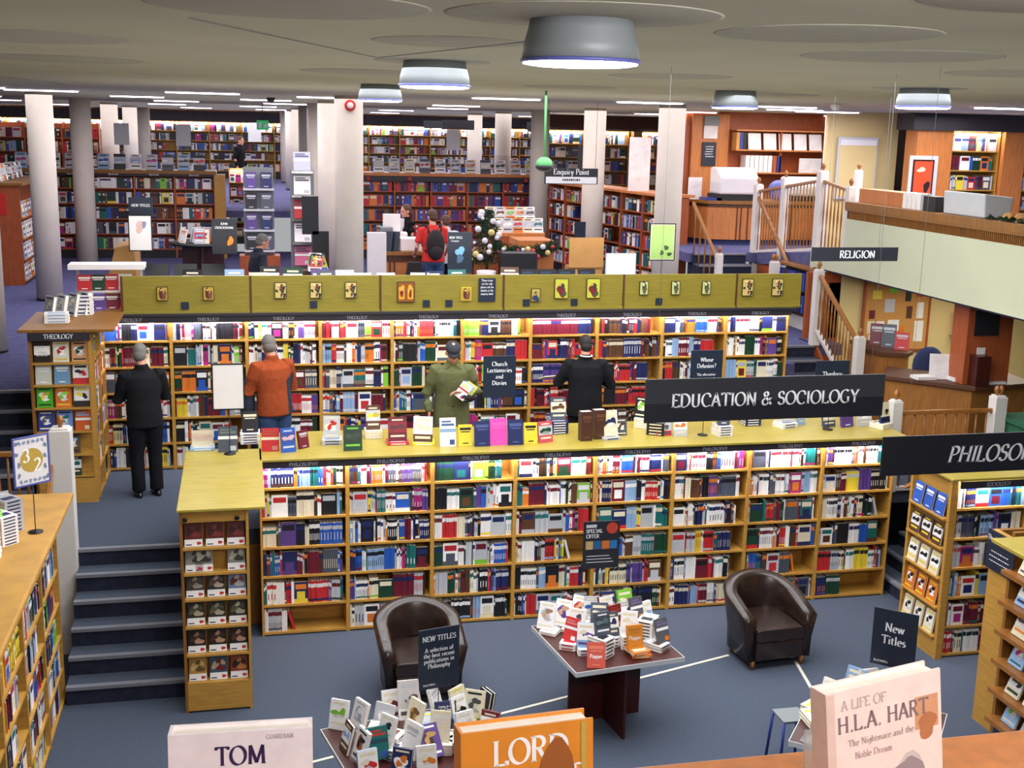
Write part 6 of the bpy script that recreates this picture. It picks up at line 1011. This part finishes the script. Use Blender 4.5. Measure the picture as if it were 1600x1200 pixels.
p=human('grey-haired man in orange fleece with navy sides, back to us',(.33,14.2,1.07),R(206),1.8,jpaint=lambda c:1 if (c.x<-.105 and c.z<1.3 and c.y>-.09 and c.x>-.235 and c.z<1.36-abs(c.y)) else 0,arms=[((-.28,-.08,1.12),(-.16,-.3,1.16),(.5,-.8,.1),(0,.2,-1)),((.29,-.06,1.12),(.16,-.3,1.16),(-.5,-.8,.1),(0,.2,-1))],head=(.05,24,-16),top=['fleece','navy_panel'],bottom='jeans',hair='hair_grey',hem=.84,thick=1.22,lean=.04)
m=MB(); m.ell((0,0,.0),(.09,.17,.3),14,10); tag(m.obj('shoulder_bag','navy_panel',None,(.02,14.25,2.05)),'dark blue-grey bag hanging from the left shoulder of the orange fleece man','bag')
tag(loose_book(.15,.21,.02,PCD['white'],(2,PCD['pale grey'],PCD['cream'],PCD['white'])).obj('book','print',None,(.47,14.52,2.33),R(206)),'open white book held by the man in the orange fleece','book').rotation_euler=(R(-55),0,R(26))
p=human('elderly man in dark flat cap and olive green coat facing us, looking down',(2.42,13.95,1.07),R(-6),1.77,[((-.3,.0,1.1),(-.27,-.1,.88),(0,-.1,-1),(1,0,0)),((.3,-.04,1.13),(.1,-.28,1.17),(-.8,-.25,.15),(0,-.4,-1))],(.05,26,4),'coat_green','cloth_trouser','hair_grey',hem=.5,thick=1.2,cap=True,lean=.06,top_extra=green_extra)
for k,(c,dx) in enumerate((('white',0),('pale blue',.03),('yellow',.06))):
    o=tag(loose_book(.14,.2,.02,PCD[c],(3,PCD['red'] if k==0 else PCD['lime green'],PCD['yellow'],PCD['magenta'])).obj('book','print',None,(2.44+dx,13.62-.0*k,2.2)),f'{["white","pale blue","yellow"][k]} book clutched by the man in the flat cap','book'); o.rotation_euler=(R(-25),R(28),R(-40))
tag(MB().ell((0,0,0),(.1,.07,.06),14,8).obj('leather_glove','bag',None,(2.56,13.64,2.2)),'black glove held with books by the man in the flat cap','glove')
p=human('man in dark suit with short dark hair, back to us, right of centre',(4.1,14.0,1.07),R(172),1.77,[((-.32,-.05,1.15),(-.2,-.32,1.18),(.5,-.8,.1),(0,.2,-1)),((.33,-.05,1.17),(.26,-.33,1.22),(-.2,-.9,.1),(0,.2,-1))],(.05,24,6),'cloth_black','cloth_trouser','hair_dark',hem=.78,thick=1.22,lean=.04,top_extra=suit_extra)
tag(MB().box(-.12,.12,-.08,.08,0,.012,PCD['cream']).obj('book','print',None,(3.72,14.28,2.28)),'open cream book held out left by the man in the dark suit','book').rotation_euler=(R(-20),0,R(15))
p=human('woman in black cardigan and white top behind the cash desk, smiling left',(3.05,22.75,2.14),R(-58),1.73,[((-.2,-.05,1.13),(-.1,-.33,1.12),(.0,-1,-.1),(0,0,-1)),((.21,-.05,1.13),(.12,-.33,1.1),(0,-1,-.1),(0,0,-1))],(.02,8,-12),'cloth_black','cloth_trouser','hair_brown',hem=.86,thick=.95,female=True,top_extra=lambda T,J: MB().prismY([(-.045,1.49),(.045,1.49),(.03,1.2),(-.0,1.1)],-.14,-.1).obj('white_top','shirt_white',T))
p=human('customer in red T-shirt and jeans with black backpack at the cash desk',(3.22,20.6,2.14),R(184),1.78,[((-.27,-.02,1.12),(-.26,-.22,.98),(.1,-.9,-.4),(0,0,-1)),((.28,-.02,1.12),(.27,-.22,1.),(-.1,-.9,-.4),(0,0,-1))],(.04,20,14),'shirt_red','jeans','hair_brown',hem=.88,thick=1.1,short=True,collar=False,lean=.05,top_extra=bag_strap)
tag(MB().prismY([(-.16,0),(.17,0),(.13,.42),(-.1,.42)],-.07,.07).obj('carrier_bag','bag',None,(2.86,20.45,2.62)),'black bag hanging beside the red T-shirt customer','bag')
p=human('customer in pale striped shirt partly hidden behind the red T-shirt',(3.52,21.05,2.14),R(190),1.66,None,(.04,20,0),'plastic_grey','cloth_trouser','hair_brown',hem=.86,thick=1.)
p=human('person with fair hair in dark clothes walking behind the oak panels',(.23,17.9,2.14),R(110),1.6,None,(.06,22,0),'navy_panel','cloth_trouser','hair_grey',hem=.8,thick=1.05)
p=human('distant person in black near the far back shelves',(.0,35.5,3.21),R(60),1.72,None,(.02,6,0),'cloth_black','cloth_trouser','hair_brown')
# ================= shelved books =================
def bx_rank(s):
    M=s['M']; p=M@Vector((s['t']/2,0,s['h']/2)); X,Y,d=project(p)
    if not(-10<X<1610 and -10<Y<1215) or s['far']: return 0
    n=M.to_3x3()@Vector((0,-1,0)); v=(EYE-p).normalized(); 
    return s['t']*s['h']*max(0.02,n.dot(v))/(d*d)
NAMES={'front':'philosophy bookcase','back':'theology bookcase','side':'side case behind the man in black','left':'bookcase under the left counter','soc':'sociology bookcase','gal':'right gallery bookcase'}
seen_block=lambda s: s['where'][0][0]=='back' and project(s['M'].translation)[1]>640
def vis_area(vs,M):
    q=[project(M@Vector(v)) for v in vs]
    if min(z for _,_,z in q)<.2: return 0
    x0,x1=max(0,min(a for a,_,_ in q)),min(1600,max(a for a,_,_ in q)); y0,y1=max(0,min(b for _,b,_ in q)),min(1200,max(b for _,b,_ in q))
    return max(0,x1-x0)*max(0,y1-y0)
CAND=[]
for i,(mb,M,label,group) in enumerate(BOOKS):
    p=M.translation; k=vis_area(mb.v[:8],M)
    if p.y>15.2 and p.x<8.5: k*=.25
    CAND.append((k,1,i))
for i,s in enumerate(SPECS):
    if seen_block(s) or bx_rank(s)==0: continue
    CAND.append((vis_area([(0,0,0),(s['t'],0,0),(s['t'],0,s['h']),(0,0,s['h'])],s['M']),0,i))
CAND.sort(key=lambda c:-c[0]); top=set((b,i) for a,b,i in CAND[:300]); rest=MB(); used={}
def uniq(l):
    l=shorten(l); n=used[l]=used.get(l,0)+1
    return l if n==1 else l
for i,(mb,M,label,group) in enumerate(BOOKS):
    if (1,i) in top:
        o=mb.obj('book','print'); o.matrix_world=M; tag(o,uniq(label),'book',group)
    else:
        n=len(rest.v); rest.v+=[tuple(M@Vector(v)) for v in mb.v]; rest.f+=[tuple(a+n for a in f) for f in mb.f]; rest.c+=mb.c; rest.m+=mb.m; rest.s+=mb.s
for i,s in enumerate(SPECS):
    if (0,i) in top:
        (key,bi),si,n=s['where']; mb=MB(); book_mesh(mb,s['t'],s['h'],s['d'],s['col'],s['band'],s['face'])
        o=mb.obj('book','print'); o.matrix_world=s['M']; src='from stairs' if key=='left' else 'from left'
        l=f"{s['nm']} {'face-out ' if s['face'] else ''}book, {ordw(n)} along {ordw(si)} shelf down, {ordw(bi)} {NAMES[key]} {src}"
        tag(o,uniq(l),'book',f"books on the {ordw(si)} shelf of the {ordw(bi)} {NAMES[key]}")
    else:
        rest.X=s['M']; book_mesh(rest,s['t'],s['h'],s['d'],s['col'],s['band'],s['face'])
rest.X=Matrix(); o=rest.obj('shelved_books','print'); tag(o,'mass of smaller-looking books filling the remaining shelves all round the shop','books',None,'stuff')
